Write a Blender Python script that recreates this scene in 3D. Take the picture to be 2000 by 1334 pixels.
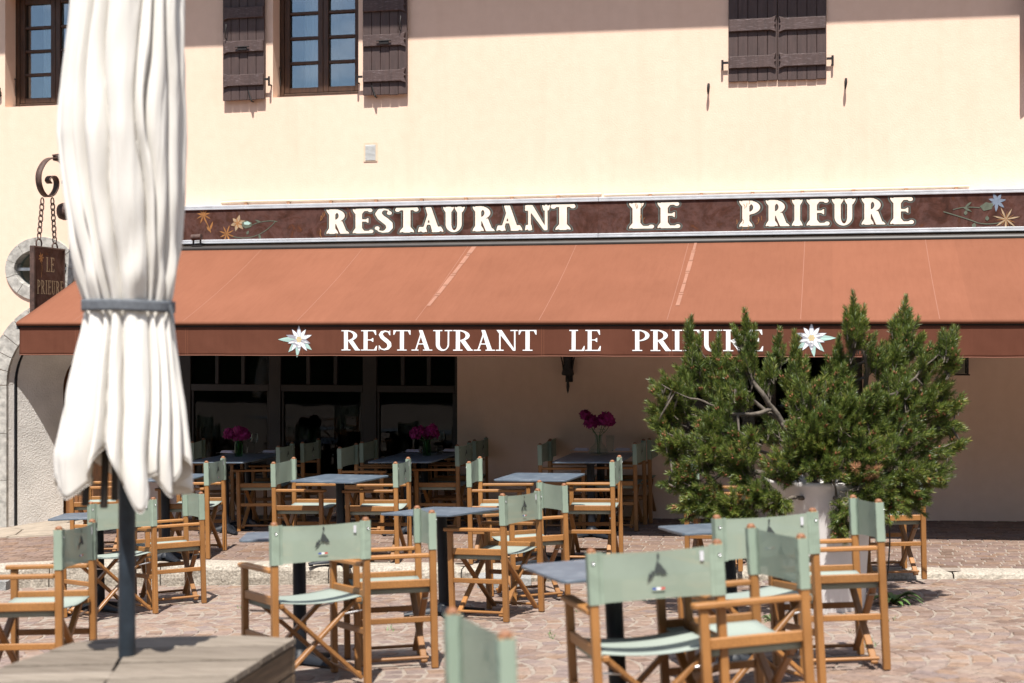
import bpy, bmesh, math, random
import numpy as np
from mathutils import Vector, Matrix, geometry, noise

# ------------------------------------------------------------------ reset
for o in list(bpy.data.objects):
    bpy.data.objects.remove(o)
SC = bpy.context.scene
COL = SC.collection
random.seed(7)
R = math.radians

# ------------------------------------------------------------------ camera
TH = R(12.7); CS, SN = math.cos(TH), math.sin(TH)
FPX, HY = 2778.0, 662.0            # 50 mm lens in pixels of the 2000 px wide photograph, horizon row
CAM = Vector((0, -15.0, 1.965))
cd = bpy.data.cameras.new("camera")
cam = bpy.data.objects.new("camera", cd); COL.objects.link(cam)
cam.location = CAM; cam.rotation_euler = (R(90), 0, TH)
cd.sensor_width = 36; cd.lens = 50.0; cd.shift_y = -0.0025
cd.clip_start = 0.1; cd.clip_end = 2000
cd.dof.use_dof = True; cd.dof.focus_distance = 13.0; cd.dof.aperture_fstop = 2.2
SC.camera = cam
SC.render.resolution_x, SC.render.resolution_y = 1024, 683

# ------------------------------------------------------------------ sky, sun, exposure
ELEV, AZ = 65.0, 8.7               # shadows fall to +Y and a little to -X
w = bpy.data.worlds.new("World"); SC.world = w; w.use_nodes = True
nt = w.node_tree; bg = nt.nodes["Background"]
sky = nt.nodes.new("ShaderNodeTexSky"); sky.sky_type = 'NISHITA'; sky.sun_disc = False
sky.sun_elevation = R(ELEV); sky.sun_rotation = R(180 - AZ); sky.altitude = 1000
sky.air_density = 1.0; sky.dust_density = 1.0
# thin fair-weather cloud over the sky
tc = nt.nodes.new("ShaderNodeTexCoord"); mp = nt.nodes.new("ShaderNodeMapping"); mp.inputs['Scale'].default_value = (1.6, 1.6, 4)
nz = nt.nodes.new("ShaderNodeTexNoise"); nz.inputs['Scale'].default_value = 2.2; nz.inputs['Detail'].default_value = 9; nz.inputs['Roughness'].default_value = .58
cr = nt.nodes.new("ShaderNodeValToRGB"); cr.color_ramp.elements[0].position = .46; cr.color_ramp.elements[1].position = .74
mx = nt.nodes.new("ShaderNodeMixRGB"); mx.inputs[2].default_value = (11, 11, 11.5, 1)
nt.links.new(tc.outputs['Generated'], mp.inputs[0]); nt.links.new(mp.outputs[0], nz.inputs['Vector'])
nt.links.new(nz.outputs['Fac'], cr.inputs[0]); nt.links.new(cr.outputs[0], mx.inputs[0])
nt.links.new(sky.outputs[0], mx.inputs[1]); nt.links.new(mx.outputs[0], bg.inputs[0])
bg.inputs[1].default_value = 0.085
sd = bpy.data.lights.new("sun", 'SUN'); sd.energy = 4.4; sd.angle = R(0.53); sd.color = (1, .955, .89)
sun = bpy.data.objects.new("sun", sd); COL.objects.link(sun)
dv = Vector((-math.sin(R(AZ)) * math.cos(R(ELEV)), math.cos(R(AZ)) * math.cos(R(ELEV)), -math.sin(R(ELEV))))
sun.rotation_euler = dv.to_track_quat('-Z', 'Y').to_euler(); sun.location = (0, -20, 30)
vs = SC.view_settings; vs.view_transform = 'Standard'; vs.look = 'None'; vs.exposure = 1.1; vs.gamma = 1

# ------------------------------------------------------------------ photograph measurements -> places
def camxy(X, D): return (CS * X - SN * D, CAM.y + SN * X + CS * D)
def uncam(x, y): return (CS * x + SN * (y - CAM.y), -SN * x + CS * (y - CAM.y))
CAPH = .885                        # chair cap height
# heights of the sloping square read off the chairs standing on it: (cap column, cap row, distance)
LEV = [(148, 1015, 7.5), (239, 976, 10.6), (377, 956.5, 11.5), (1016, 959, 9.98), (1077, 939.3, 10.95), (828, 989.8, 8.25), (626, 1016.5, 7.4), (1278, 1069, 5.6), (1494, 995, 6.8), (1513, 1023, 5.95), (1690, 969, 7.65), (931, 1206, 3.75)]
GP = []
for px, py, D in LEV:
    X = (px - 1000) / FPX * D; GP.append((*camxy(X, D), CAM.z - CAPH - (py - HY) / FPX * D))
for X, D, z in ((3.2, 11.15, .070), (-2.45, 12.3, -.165), (.2, 11.75, -.045), (2.1, 9.9, .09), (-4.3, 12.6, -.25), (4.5, 9, .22), (-3.5, 9.5, -.06), (3.6, 6.0, .36)): GP.append((*camxy(X, D), z))
_A = np.array([(1, x, y) for x, y, z in GP]); _z = np.array([q[2] for q in GP]); GN = [float(q) for q in np.linalg.lstsq(_A, _z, rcond=None)[0]]
_r = _z - _A @ np.array(GN); _P = np.array([q[:2] for q in GP]); _K = np.exp(-((_P[:, None] - _P[None]) ** 2).sum(-1) / (2 * 1.5 ** 2))
_w = np.linalg.solve(_K + .25 * np.eye(len(GP)), _r); GW = [(float(p[0]), float(p[1]), float(k)) for p, k in zip(_P, _w)]
def ground(x, y):
    return GN[0] + GN[1] * x + GN[2] * y + sum(k * math.exp(-((x - u) ** 2 + (y - v) ** 2) / 4.5) for u, v, k in GW)
def gnormal(x, y, e=.25): return Vector((-(ground(x + e, y) - ground(x - e, y)) / (2 * e), -(ground(x, y + e) - ground(x, y - e)) / (2 * e), 1)).normalized()
GUP = Vector((-GN[1], -GN[2], 1)).normalized()
def ray(px, py):
    a = (px - 1000) / FPX
    return Vector((-SN + a * CS, CS + a * SN, (HY - py) / FPX))
def on_y(px, py, Y=0.0):
    d = ray(px, py); return CAM + d * ((Y - CAM.y) / d.y)
def on_z(px, py, z=0.0):
    d = ray(px, py); return CAM + d * ((z - CAM.z) / d.z)
def on_g(px, py, dz=0.0):
    d = ray(px, py); lo, hi = 2.0, 16.0          # first crossing of the raised ground surface
    t = lo
    while t < hi:
        p = CAM + d * t
        if p.z < ground(p.x, p.y) + dz: break
        t += .1
    lo, hi = t - .1, t
    for _ in range(25):
        m = (lo + hi) / 2; p = CAM + d * m
        if p.z < ground(p.x, p.y) + dz: hi = m
        else: lo = m
    return CAM + d * lo
def tz(x): return .02 * (x + 5.2) - (.055 * (-6.6 - x) if x < -6.6 else 0)      # terrace falls gently to the left
def on_t(px, py, dz=0.0):
    d = ray(px, py); lo, hi = 4.0, 30.0
    for _ in range(50):
        m = (lo + hi) / 2; p = CAM + d * m
        if p.z < tz(p.x) + dz: hi = m
        else: lo = m
    return CAM + d * lo
def at_depth(px, py, D): return CAM + ray(px, py) * D

# ------------------------------------------------------------------ materials
def lin(c): return tuple(((x / 255) / 12.92 if x / 255 <= .04045 else ((x / 255 + .055) / 1.055) ** 2.4) for x in c)
def newmat(name):
    m = bpy.data.materials.new(name); m.use_nodes = True
    t = m.node_tree; b = t.nodes["Principled BSDF"]
    return m, t, b
def _noise(t, scale, detail=4, rough=.55, coord='Object', stretch=None, dist=0):
    tc = t.nodes.new("ShaderNodeTexCoord"); v = tc.outputs[coord]
    if stretch:
        mp = t.nodes.new("ShaderNodeMapping"); mp.inputs['Scale'].default_value = stretch
        t.links.new(v, mp.inputs[0]); v = mp.outputs[0]
    n = t.nodes.new("ShaderNodeTexNoise"); n.inputs['Scale'].default_value = scale
    n.inputs['Detail'].default_value = detail; n.inputs['Roughness'].default_value = rough; n.inputs['Distortion'].default_value = dist
    t.links.new(v, n.inputs['Vector']); return n.outputs['Fac']
def _ramp(t, fac, stops):
    r = t.nodes.new("ShaderNodeValToRGB"); e = r.color_ramp.elements
    while len(e) < len(stops): e.new(.5)
    for el, (p, c) in zip(e, stops):
        el.position = p; el.color = (*c, 1)
    t.links.new(fac, r.inputs[0]); return r.outputs[0]
def _bump(t, b, fac, strength, dist=.01):
    bp = t.nodes.new("ShaderNodeBump"); bp.inputs['Strength'].default_value = strength; bp.inputs['Distance'].default_value = dist
    t.links.new(fac, bp.inputs['Height']); t.links.new(bp.outputs[0], b.inputs['Normal'])
    return bp
def sc(c, k): return tuple(min(1, x * k) for x in c)
def simple(name, c, rough=.6, var=.18, scale=6, metal=0, bump=0, bscale=60, stretch=None, spec=.5, coord='Object'):
    m, t, b = newmat(name)
    f = _noise(t, scale, 5, coord=coord, stretch=stretch)
    t.links.new(_ramp(t, f, [(.3, sc(c, 1 - var)), (.7, sc(c, 1 + var))]), b.inputs['Base Color'])
    b.inputs['Roughness'].default_value = rough; b.inputs['Metallic'].default_value = metal
    b.inputs['Specular IOR Level'].default_value = spec
    if bump: _bump(t, b, _noise(t, bscale, 4, coord=coord, stretch=stretch), bump)
    return m
M = {}
def plaster():
    m, t, b = newmat("cream_render")
    f = _noise(t, .7, 6); f2 = _noise(t, 9, 5)
    a = _ramp(t, f, [(.25, (.765, .558, .432)), (.75, (.80, .595, .468))])
    mm = t.nodes.new("ShaderNodeMixRGB"); mm.blend_type = 'MULTIPLY'; mm.inputs[0].default_value = 1
    t.links.new(a, mm.inputs[1]); t.links.new(_ramp(t, f2, [(.3, (.95, .94, .93)), (.7, (1, 1, 1))]), mm.inputs[2])
    # rain streaks and a few grey scuffs
    f3 = _noise(t, 1.4, 6, .6, stretch=(3.5, 3.5, .28))
    m2 = t.nodes.new("ShaderNodeMixRGB"); m2.blend_type = 'MULTIPLY'; m2.inputs[0].default_value = 1
    t.links.new(mm.outputs[0], m2.inputs[1]); t.links.new(_ramp(t, f3, [(.30, (.965, .955, .945)), (.5, (1, 1, 1))]), m2.inputs[2])
    t.links.new(m2.outputs[0], b.inputs['Base Color']); b.inputs['Roughness'].default_value = .9; b.inputs['Specular IOR Level'].default_value = .2
    _bump(t, b, _noise(t, 55, 5, .6), .35, .006)
    return m
M['plaster'] = plaster()
M['rough_render'] = simple("rough_grey_render", (.66, .635, .60), .95, .12, 3, bump=1.0, bscale=55, spec=.1)
M['stone'] = simple("grey_stone", (.36, .345, .315), .85, .35, 14, bump=.6, bscale=40)
M['granite'] = simple("granite", (.31, .275, .225), .9, .42, 55, bump=.9, bscale=38)
M['granite_grey'] = simple("grey_granite", (.24, .24, .23), .8, .4, 90, bump=.5, bscale=60)
def shutter_mat():
    m, t, b = newmat("brown_shutter_paint")
    f = _noise(t, 5, 6, stretch=(6, 6, .7)); c = (.062, .037, .033)
    a = _ramp(t, f, [(.3, sc(c, .8)), (.7, sc(c, 1.25))])
    wv = _noise(t, 16, 8, .7, stretch=(1, 3, 10))
    k = _ramp(t, wv, [(.54, (0, 0, 0)), (.68, (1, 1, 1))])
    mm = t.nodes.new("ShaderNodeMixRGB"); mm.inputs[2].default_value = (.19, .15, .155, 1)
    t.links.new(k, mm.inputs[0]); t.links.new(a, mm.inputs[1]); t.links.new(mm.outputs[0], b.inputs['Base Color'])
    b.inputs['Roughness'].default_value = .65; _bump(t, b, f, .3, .004)
    return m
M['shutter'] = simple("brown_shutter_boards", (.060, .036, .032), .62, .22, 5, bump=.3, bscale=30, stretch=(6, 6, .7))
M['batten'] = shutter_mat()
M['frame'] = simple("dark_brown_window_wood", (.060, .028, .014), .5, .35, 7, bump=.2, bscale=30, stretch=(6, 6, .8))
M['dark_frame'] = simple("dark_joinery", (.016, .011, .008), .5, .3, 6)
M['iron'] = simple("black_iron", (.02, .017, .016), .55, .4, 30, metal=.3)
M['rust_iron'] = simple("rusty_iron", (.075, .043, .034), .7, .45, 18, metal=.15, bump=.5, bscale=70)
M['dark_metal'] = simple("anthracite_metal", (.010, .012, .016), .5, .3, 12, metal=.1, spec=.3)
M['pole'] = simple("blue_black_pole", (.022, .032, .044), .45, .3, 14, metal=.25)
M['steel'] = simple("zinc_steel", (.55, .55, .55), .35, .2, 12, metal=.9)
M['rail'] = simple("pale_aluminium_rail", (.52, .54, .57), .45, .12, 9, metal=.25)
M['white_mark'] = simple("white_paint_mark", (.80, .80, .79), .75, .04, 8)
M['ivory'] = simple("ivory_painted_letter", (.74, .68, .57), .7, .10, 12)
M['teal'] = simple("teal_painted_outline", (.075, .10, .09), .7, .35, 22)
M['teal_leaf'] = simple("pale_teal_paint", (.36, .52, .47), .75, .08, 20)
M['grey_mark'] = simple("grey_mark", (.30, .30, .34), .75, .1, 20)
M['yellow_mark'] = simple("straw_yellow_paint", (.62, .48, .22), .75, .12, 20)
M['orange_mark'] = simple("ochre_orange_paint", (.27, .115, .030), .75, .3, 25)
M['cream_mark'] = simple("cream_petal_paint", (.33, .235, .14), .75, .25, 25)
M['blue_mark'] = simple("faded_blue_paint", (.15, .19, .25), .75, .2, 25)
M['green_mark'] = simple("faded_green_paint", (.085, .10, .07), .75, .2, 25)
M['tan_mark'] = simple("copper_letter_paint", (.30, .15, .075), .7, .15, 20)
def rust_board():
    m, t, b = newmat("rusty_brown_sign_metal")
    f = _noise(t, 3.4, 9, .68, dist=.8); f2 = _noise(t, 9, 8, .7)
    a = _ramp(t, f, [(.30, (.030, .013, .009)), (.43, (.066, .026, .017)), (.52, (.092, .046, .038)), (.60, (.068, .028, .018)), (.72, (.16, .055, .018))])
    mm = t.nodes.new("ShaderNodeMixRGB"); mm.blend_type = 'MULTIPLY'; mm.inputs[0].default_value = .8
    t.links.new(a, mm.inputs[1]); t.links.new(_ramp(t, f2, [(.3, (.5, .5, .5)), (.65, (1.15, 1.1, 1.1))]), mm.inputs[2])
    t.links.new(mm.outputs[0], b.inputs['Base Color']); b.inputs['Roughness'].default_value = .7; b.inputs['Specular IOR Level'].default_value = .15
    _bump(t, b, f2, .25, .004)
    return m
M['sign_board'] = rust_board()
def awning_mat(name, c):
    m, t, b = newmat(name)
    # cloth widths fade a little differently from strip to strip
    tcn = t.nodes.new("ShaderNodeTexCoord"); sx = t.nodes.new("ShaderNodeSeparateXYZ"); t.links.new(tcn.outputs['Object'], sx.inputs[0])
    md = t.nodes.new("ShaderNodeMath"); md.operation = 'MULTIPLY'; md.inputs[1].default_value = 1 / 1.18
    t.links.new(sx.outputs[0], md.inputs[0])
    fl = t.nodes.new("ShaderNodeMath"); fl.operation = 'FLOOR'; t.links.new(md.outputs[0], fl.inputs[0])
    wn = t.nodes.new("ShaderNodeTexWhiteNoise"); wn.noise_dimensions = '1D'; t.links.new(fl.outputs[0], wn.inputs['W'])
    st = _ramp(t, wn.outputs['Value'], [(0, sc(c, .92)), (1, sc(c, 1.05))])
    f = _noise(t, 1.6, 6, .6, stretch=(1.2, 1, 1)); f2 = _noise(t, 5, 8, .7, stretch=(5, .6, .6))
    mm = t.nodes.new("ShaderNodeMixRGB"); mm.blend_type = 'MULTIPLY'; mm.inputs[0].default_value = 1
    t.links.new(st, mm.inputs[1]); t.links.new(_ramp(t, f, [(.3, (.93, .92, .91)), (.7, (1.04, 1.04, 1.04))]), mm.inputs[2])
    m2 = t.nodes.new("ShaderNodeMixRGB"); m2.blend_type = 'MULTIPLY'; m2.inputs[0].default_value = 1
    t.links.new(mm.outputs[0], m2.inputs[1]); t.links.new(_ramp(t, f2, [(.28, (.93, .92, .92)), (.5, (1, 1, 1)), (.72, (1.04, 1.05, 1.06))]), m2.inputs[2])
    t.links.new(m2.outputs[0], b.inputs['Base Color']); b.inputs['Roughness'].default_value = .9; b.inputs['Specular IOR Level'].default_value = .06
    _bump(t, b, _noise(t, 2.2, 4, .5, stretch=(1, .6, 1)), .25, .03)
    return m
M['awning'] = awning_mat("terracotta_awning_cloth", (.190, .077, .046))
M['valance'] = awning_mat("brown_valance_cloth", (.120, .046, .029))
M['seam'] = simple("awning_seam_cloth", (.194, .079, .0475), .85, .05)
M['patch'] = simple("pale_translucent_repair_strip", (.240, .112, .072), .7, .12, 8)
def wood(name, c, dark=.55):
    m, t, b = newmat(name)
    oi = t.nodes.new("ShaderNodeObjectInfo")
    f = _noise(t, 9, 6, .6, coord='Generated', stretch=(7, 7, .6), dist=.8)
    f2 = _noise(t, 3.2, 3, coord='Object')
    a = _ramp(t, f, [(.3, sc(c, dark + .1)), (.52, c), (.75, sc(c, 1.3))])
    hs = t.nodes.new("ShaderNodeHueSaturation"); mr = t.nodes.new("ShaderNodeMapRange")
    mr.inputs['To Min'].default_value = .78; mr.inputs['To Max'].default_value = 1.18
    t.links.new(oi.outputs['Random'], mr.inputs[0]); t.links.new(mr.outputs[0], hs.inputs['Value']); t.links.new(a, hs.inputs['Color'])
    mm = t.nodes.new("ShaderNodeMixRGB"); mm.blend_type = 'MULTIPLY'; mm.inputs[0].default_value = 1
    t.links.new(hs.outputs[0], mm.inputs[1]); t.links.new(_ramp(t, f2, [(.35, (.82, .8, .78)), (.65, (1.06, 1.06, 1.06))]), mm.inputs[2])
    t.links.new(mm.outputs[0], b.inputs['Base Color']); b.inputs['Roughness'].default_value = .42
    _bump(t, b, f, .15, .003)
    return m
M['teak'] = wood("oiled_teak", (.290, .132, .040))
M['cap'] = simple("bare_end_grain", (.20, .082, .034), .6, .2, 30)
def canvas(name, c, transp=0.0, transl=.25):
    m, t, b = newmat(name)
    f = _noise(t, 3, 4, coord='Object'); wv = _noise(t, 240, 2, coord='Object')
    oi = t.nodes.new("ShaderNodeObjectInfo")
    mr = t.nodes.new("ShaderNodeMapRange"); mr.inputs['To Min'].default_value = .9; mr.inputs['To Max'].default_value = 1.08
    t.links.new(oi.outputs['Random'], mr.inputs[0])
    hs = t.nodes.new("ShaderNodeHueSaturation"); t.links.new(mr.outputs[0], hs.inputs['Value'])
    t.links.new(_ramp(t, f, [(.3, sc(c, .9)), (.7, sc(c, 1.08))]), hs.inputs['Color'])
    b.inputs['Roughness'].default_value = .9; b.inputs['Specular IOR Level'].default_value = .05
    t.links.new(hs.outputs[0], b.inputs['Base Color']); _bump(t, b, wv, .12, .001)
    tr = t.nodes.new("ShaderNodeBsdfTranslucent"); t.links.new(hs.outputs[0], tr.inputs[0])
    ms = t.nodes.new("ShaderNodeMixShader"); ms.inputs[0].default_value = transl
    t.links.new(b.outputs[0], ms.inputs[1]); t.links.new(tr.outputs[0], ms.inputs[2])
    out = t.nodes["Material Output"]; last = ms.outputs[0]
    if transp:
        tp = t.nodes.new("ShaderNodeBsdfTransparent"); m2 = t.nodes.new("ShaderNodeMixShader"); m2.inputs[0].default_value = transp
        t.links.new(last, m2.inputs[1]); t.links.new(tp.outputs[0], m2.inputs[2]); last = m2.outputs[0]
    t.links.new(last, out.inputs[0])
    return m
SAGE = (.225, .305, .225)
M['sage_mesh'] = canvas("sage_green_mesh_canvas", (.315, .378, .300), .07, .24)
M['sage'] = canvas("sage_green_canvas", (.288, .356, .282), 0, .2)
M['sage_seat'] = canvas("pale_sage_seat_canvas", (.285, .325, .288), 0, .12)
M['emblem'] = simple("charcoal_print", (.035, .042, .040), .8, .1)
M['flag_blue'] = simple("blue_print", (.03, .06, .30), .8, .05)
M['flag_red'] = simple("red_print", (.50, .05, .035), .8, .05)
M['tag_cloth'] = simple('white_care_label', (.50, .50, .52), .9, .05)
def slate():
    m, t, b = newmat("blue_grey_slate_laminate")
    f = _noise(t, 5, 8, .65, dist=1.4); f2 = _noise(t, 45, 4)
    a = _ramp(t, f, [(.32, (.062, .084, .110)), (.55, (.085, .112, .142)), (.60, (.15, .18, .21)), (.63, (.09, .118, .148))])
    t.links.new(a, b.inputs['Base Color']); b.inputs['Roughness'].default_value = .42; b.inputs['Specular IOR Level'].default_value = .7
    _bump(t, b, f2, .05, .002)
    return m
M['slate'] = slate()
def deck_mat():
    m, t, b = newmat("weathered_deck_boards")
    g = t.nodes.new("ShaderNodeNewGeometry"); f = _noise(t, 5, 7, .65, stretch=(.8, 14, 3))
    mm = t.nodes.new("ShaderNodeMixRGB"); mm.blend_type = 'MULTIPLY'; mm.inputs[0].default_value = 1
    t.links.new(_ramp(t, g.outputs['Random Per Island'], [(0, (.145, .120, .096)), (.5, (.19, .16, .128)), (1, (.23, .195, .158))]), mm.inputs[1])
    t.links.new(_ramp(t, f, [(.3, (.6, .58, .56)), (.55, (1, 1, 1)), (.75, (1.2, 1.2, 1.2))]), mm.inputs[2])
    t.links.new(mm.outputs[0], b.inputs['Base Color']); b.inputs['Roughness'].default_value = .9; b.inputs['Specular IOR Level'].default_value = .15
    _bump(t, b, f, .6, .006); return m
M['deck'] = deck_mat()
M['deck_side'] = simple("brown_deck_edge", (.11, .075, .045), .85, .35, 5, bump=.4, bscale=18, stretch=(1, 1, 10))
def cloth_mat():
    m, t, b = newmat("off_white_parasol_cloth")
    f = _noise(t, 2.5, 5); a = _ramp(t, f, [(.3, (.79, .77, .725)), (.7, (.83, .81, .77))])
    t.links.new(a, b.inputs['Base Color']); b.inputs['Roughness'].default_value = .9; b.inputs['Specular IOR Level'].default_value = .15
    f2 = _noise(t, 14, 4, stretch=(1, 1, .25)); _bump(t, b, f2, .25, .012)
    tr = t.nodes.new("ShaderNodeBsdfTranslucent"); tr.inputs[0].default_value = (.72, .60, .42, 1)
    ms = t.nodes.new("ShaderNodeMixShader"); ms.inputs[0].default_value = .22
    t.links.new(b.outputs[0], ms.inputs[1]); t.links.new(tr.outputs[0], ms.inputs[2]); t.links.new(ms.outputs[0], t.nodes["Material Output"].inputs[0])
    return m
M['parasol'] = cloth_mat()
M['strap'] = simple("grey_webbing", (.10, .11, .125), .8, .2, 60)
def sett_mat(name, stops):
    m, t, b = newmat(name)
    g = t.nodes.new("ShaderNodeNewGeometry")
    a = _ramp(t, g.outputs['Random Per Island'], stops)
    f = _noise(t, 26, 6, .65); f2 = _noise(t, .55, 4)
    mm = t.nodes.new("ShaderNodeMixRGB"); mm.blend_type = 'MULTIPLY'; mm.inputs[0].default_value = 1
    t.links.new(a, mm.inputs[1]); t.links.new(_ramp(t, f, [(.28, (.62, .61, .6)), (.5, (1, 1, 1)), (.75, (1.18, 1.16, 1.14))]), mm.inputs[2])
    m2 = t.nodes.new("ShaderNodeMixRGB"); m2.blend_type = 'MULTIPLY'; m2.inputs[0].default_value = 1
    t.links.new(mm.outputs[0], m2.inputs[1]); t.links.new(_ramp(t, f2, [(.3, (.86, .85, .84)), (.7, (1.08, 1.08, 1.08))]), m2.inputs[2])
    t.links.new(m2.outputs[0], b.inputs['Base Color']); b.inputs['Roughness'].default_value = .72; b.inputs['Specular IOR Level'].default_value = .3
    _bump(t, b, f, .5, .006)
    return m
M['setts'] = sett_mat("porphyry_setts", [(0, (0.153, 0.102, 0.078)), (.2, (0.201, 0.147, 0.122)), (.42, (0.226, 0.158, 0.122)), (.6, (0.178, 0.136, 0.124)), (.78, (0.245, 0.186, 0.150)), (1, (0.212, 0.140, 0.098))])
M['setts_walk'] = sett_mat("terrace_setts", [(0, (0.124, 0.080, 0.058)), (.25, (0.182, 0.125, 0.098)), (.5, (0.157, 0.110, 0.094)), (.75, (0.212, 0.151, 0.118)), (1, (0.168, 0.102, 0.066))])
M['far_paving'] = simple('far_square_paving', (0.160, 0.116, 0.092), .85, .3, 9)
M['mortar'] = simple("pale_joint_sand", (.245, .205, .170), .95, .2, 30, bump=.4, bscale=90, spec=.1)
M['flag'] = simple("pale_crazy_paving", (.27, .225, .175), .85, .2, 6, bump=.3, bscale=30)
def glass(name, tint, rough=0.0, refl=1.0, base=.011):
    m, t, b = newmat(name); t.nodes.remove(b)
    tp = t.nodes.new("ShaderNodeBsdfTransparent"); tp.inputs[0].default_value = (*tint, 1)
    gl = t.nodes.new("ShaderNodeBsdfGlossy"); gl.inputs['Roughness'].default_value = rough; gl.inputs[0].default_value = (refl, refl, refl, 1)
    fr = t.nodes.new("ShaderNodeLayerWeight"); pw_ = t.nodes.new("ShaderNodeMath"); pw_.operation = 'POWER'; pw_.inputs[1].default_value = 4.5
    t.links.new(fr.outputs['Facing'], pw_.inputs[0])
    ml = t.nodes.new("ShaderNodeMath"); ml.operation = 'MULTIPLY_ADD'; ml.inputs[1].default_value = .85; ml.inputs[2].default_value = base
    t.links.new(pw_.outputs[0], ml.inputs[0])
    ms = t.nodes.new("ShaderNodeMixShader"); t.links.new(ml.outputs[0], ms.inputs[0])
    t.links.new(tp.outputs[0], ms.inputs[1]); t.links.new(gl.outputs[0], ms.inputs[2])
    f = _noise(t, 1.3, 2)
    bp = t.nodes.new("ShaderNodeBump"); bp.inputs['Strength'].default_value = .02; bp.inputs['Distance'].default_value = .05
    t.links.new(f, bp.inputs['Height']); t.links.new(bp.outputs[0], gl.inputs['Normal'])
    t.links.new(ms.outputs[0], t.nodes["Material Output"].inputs[0])
    return m
M['pane'] = glass("window_pane", (.80, .86, .86))
M['pane_up'] = glass('upper_window_pane', (.80, .86, .86), base=.16)
M['clear_glass'] = glass("clear_drinking_glass", (.93, .96, .95))
M['green_glass'] = glass("green_vase_glass", (.55, .75, .55))
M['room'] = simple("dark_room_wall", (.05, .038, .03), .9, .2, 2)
M['curtain'] = simple("white_net_curtain", (.62, .66, .72), .9, .08, 6, stretch=(9, 9, .4))
M['door'] = simple("orange_brown_door_wood", (.20, .085, .03), .55, .3, 6, bump=.2, bscale=20, stretch=(6, 6, .8))
M['needle'] = None
def needle():
    m, t, b = newmat("pine_needles")
    g = t.nodes.new("ShaderNodeNewGeometry"); f = _noise(t, 4.5, 3)
    a = _ramp(t, g.outputs['Random Per Island'], [(0, (.045, .072, .016)), (.5, (.105, .150, .030)), (.86, (.21, .25, .055)), (1, (.25, .21, .06))])
    mm = t.nodes.new("ShaderNodeMixRGB"); mm.blend_type = 'MULTIPLY'; mm.inputs[0].default_value = 1
    t.links.new(a, mm.inputs[1]); t.links.new(_ramp(t, f, [(.3, (.65, .75, .8)), (.7, (1.25, 1.2, 1.0))]), mm.inputs[2])
    t.links.new(mm.outputs[0], b.inputs['Base Color']); b.inputs['Roughness'].default_value = .42
    tr = t.nodes.new("ShaderNodeBsdfTranslucent"); t.links.new(mm.outputs[0], tr.inputs[0])
    ms = t.nodes.new("ShaderNodeMixShader"); ms.inputs[0].default_value = .3
    t.links.new(b.outputs[0], ms.inputs[1]); t.links.new(tr.outputs[0], ms.inputs[2]); t.links.new(ms.outputs[0], t.nodes["Material Output"].inputs[0])
    return m
M['needle'] = needle()
M['dead_needle'] = simple("dead_brown_needles", (.33, .16, .08), .8, .3, 20)
M['bark'] = simple("grey_pine_bark", (.10, .082, .064), .9, .45, 18, bump=.7, bscale=40)
M['cone'] = simple("russet_buds", (.23, .085, .04), .7, .3, 30)
M['pot'] = simple("white_fibre_planter", (.60, .575, .56), .55, .09, 5, bump=.1, bscale=8)
M['soil'] = simple("dark_soil", (.035, .025, .018), .95, .4, 30, bump=.8, bscale=40)
M['peony'] = simple("magenta_petals", (.24, .004, .10), .7, .35, 40)
M['leaf'] = simple("green_leaf", (.07, .13, .03), .6, .35, 20)
M['linen'] = simple("lilac_white_linen", (.62, .60, .70), .9, .06, 20)
M['roof'] = simple("brown_roof_boards", (.09, .055, .035), .8, .3, 5)
M['unseen_green'] = simple("unseen_dark_green", (.028, .045, .018), .95, .5, .12, spec=.1)  # for the unseen greenery added behind the camera
M['vent'] = simple("grey_vent_slats", (.42, .43, .42), .5, .1, 20)
M['conduit'] = simple("cream_conduit", (.62, .50, .36), .6, .08, 20)
M['rubber'] = simple("black_rubber", (.012, .012, .012), .6, .2, 20)

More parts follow.
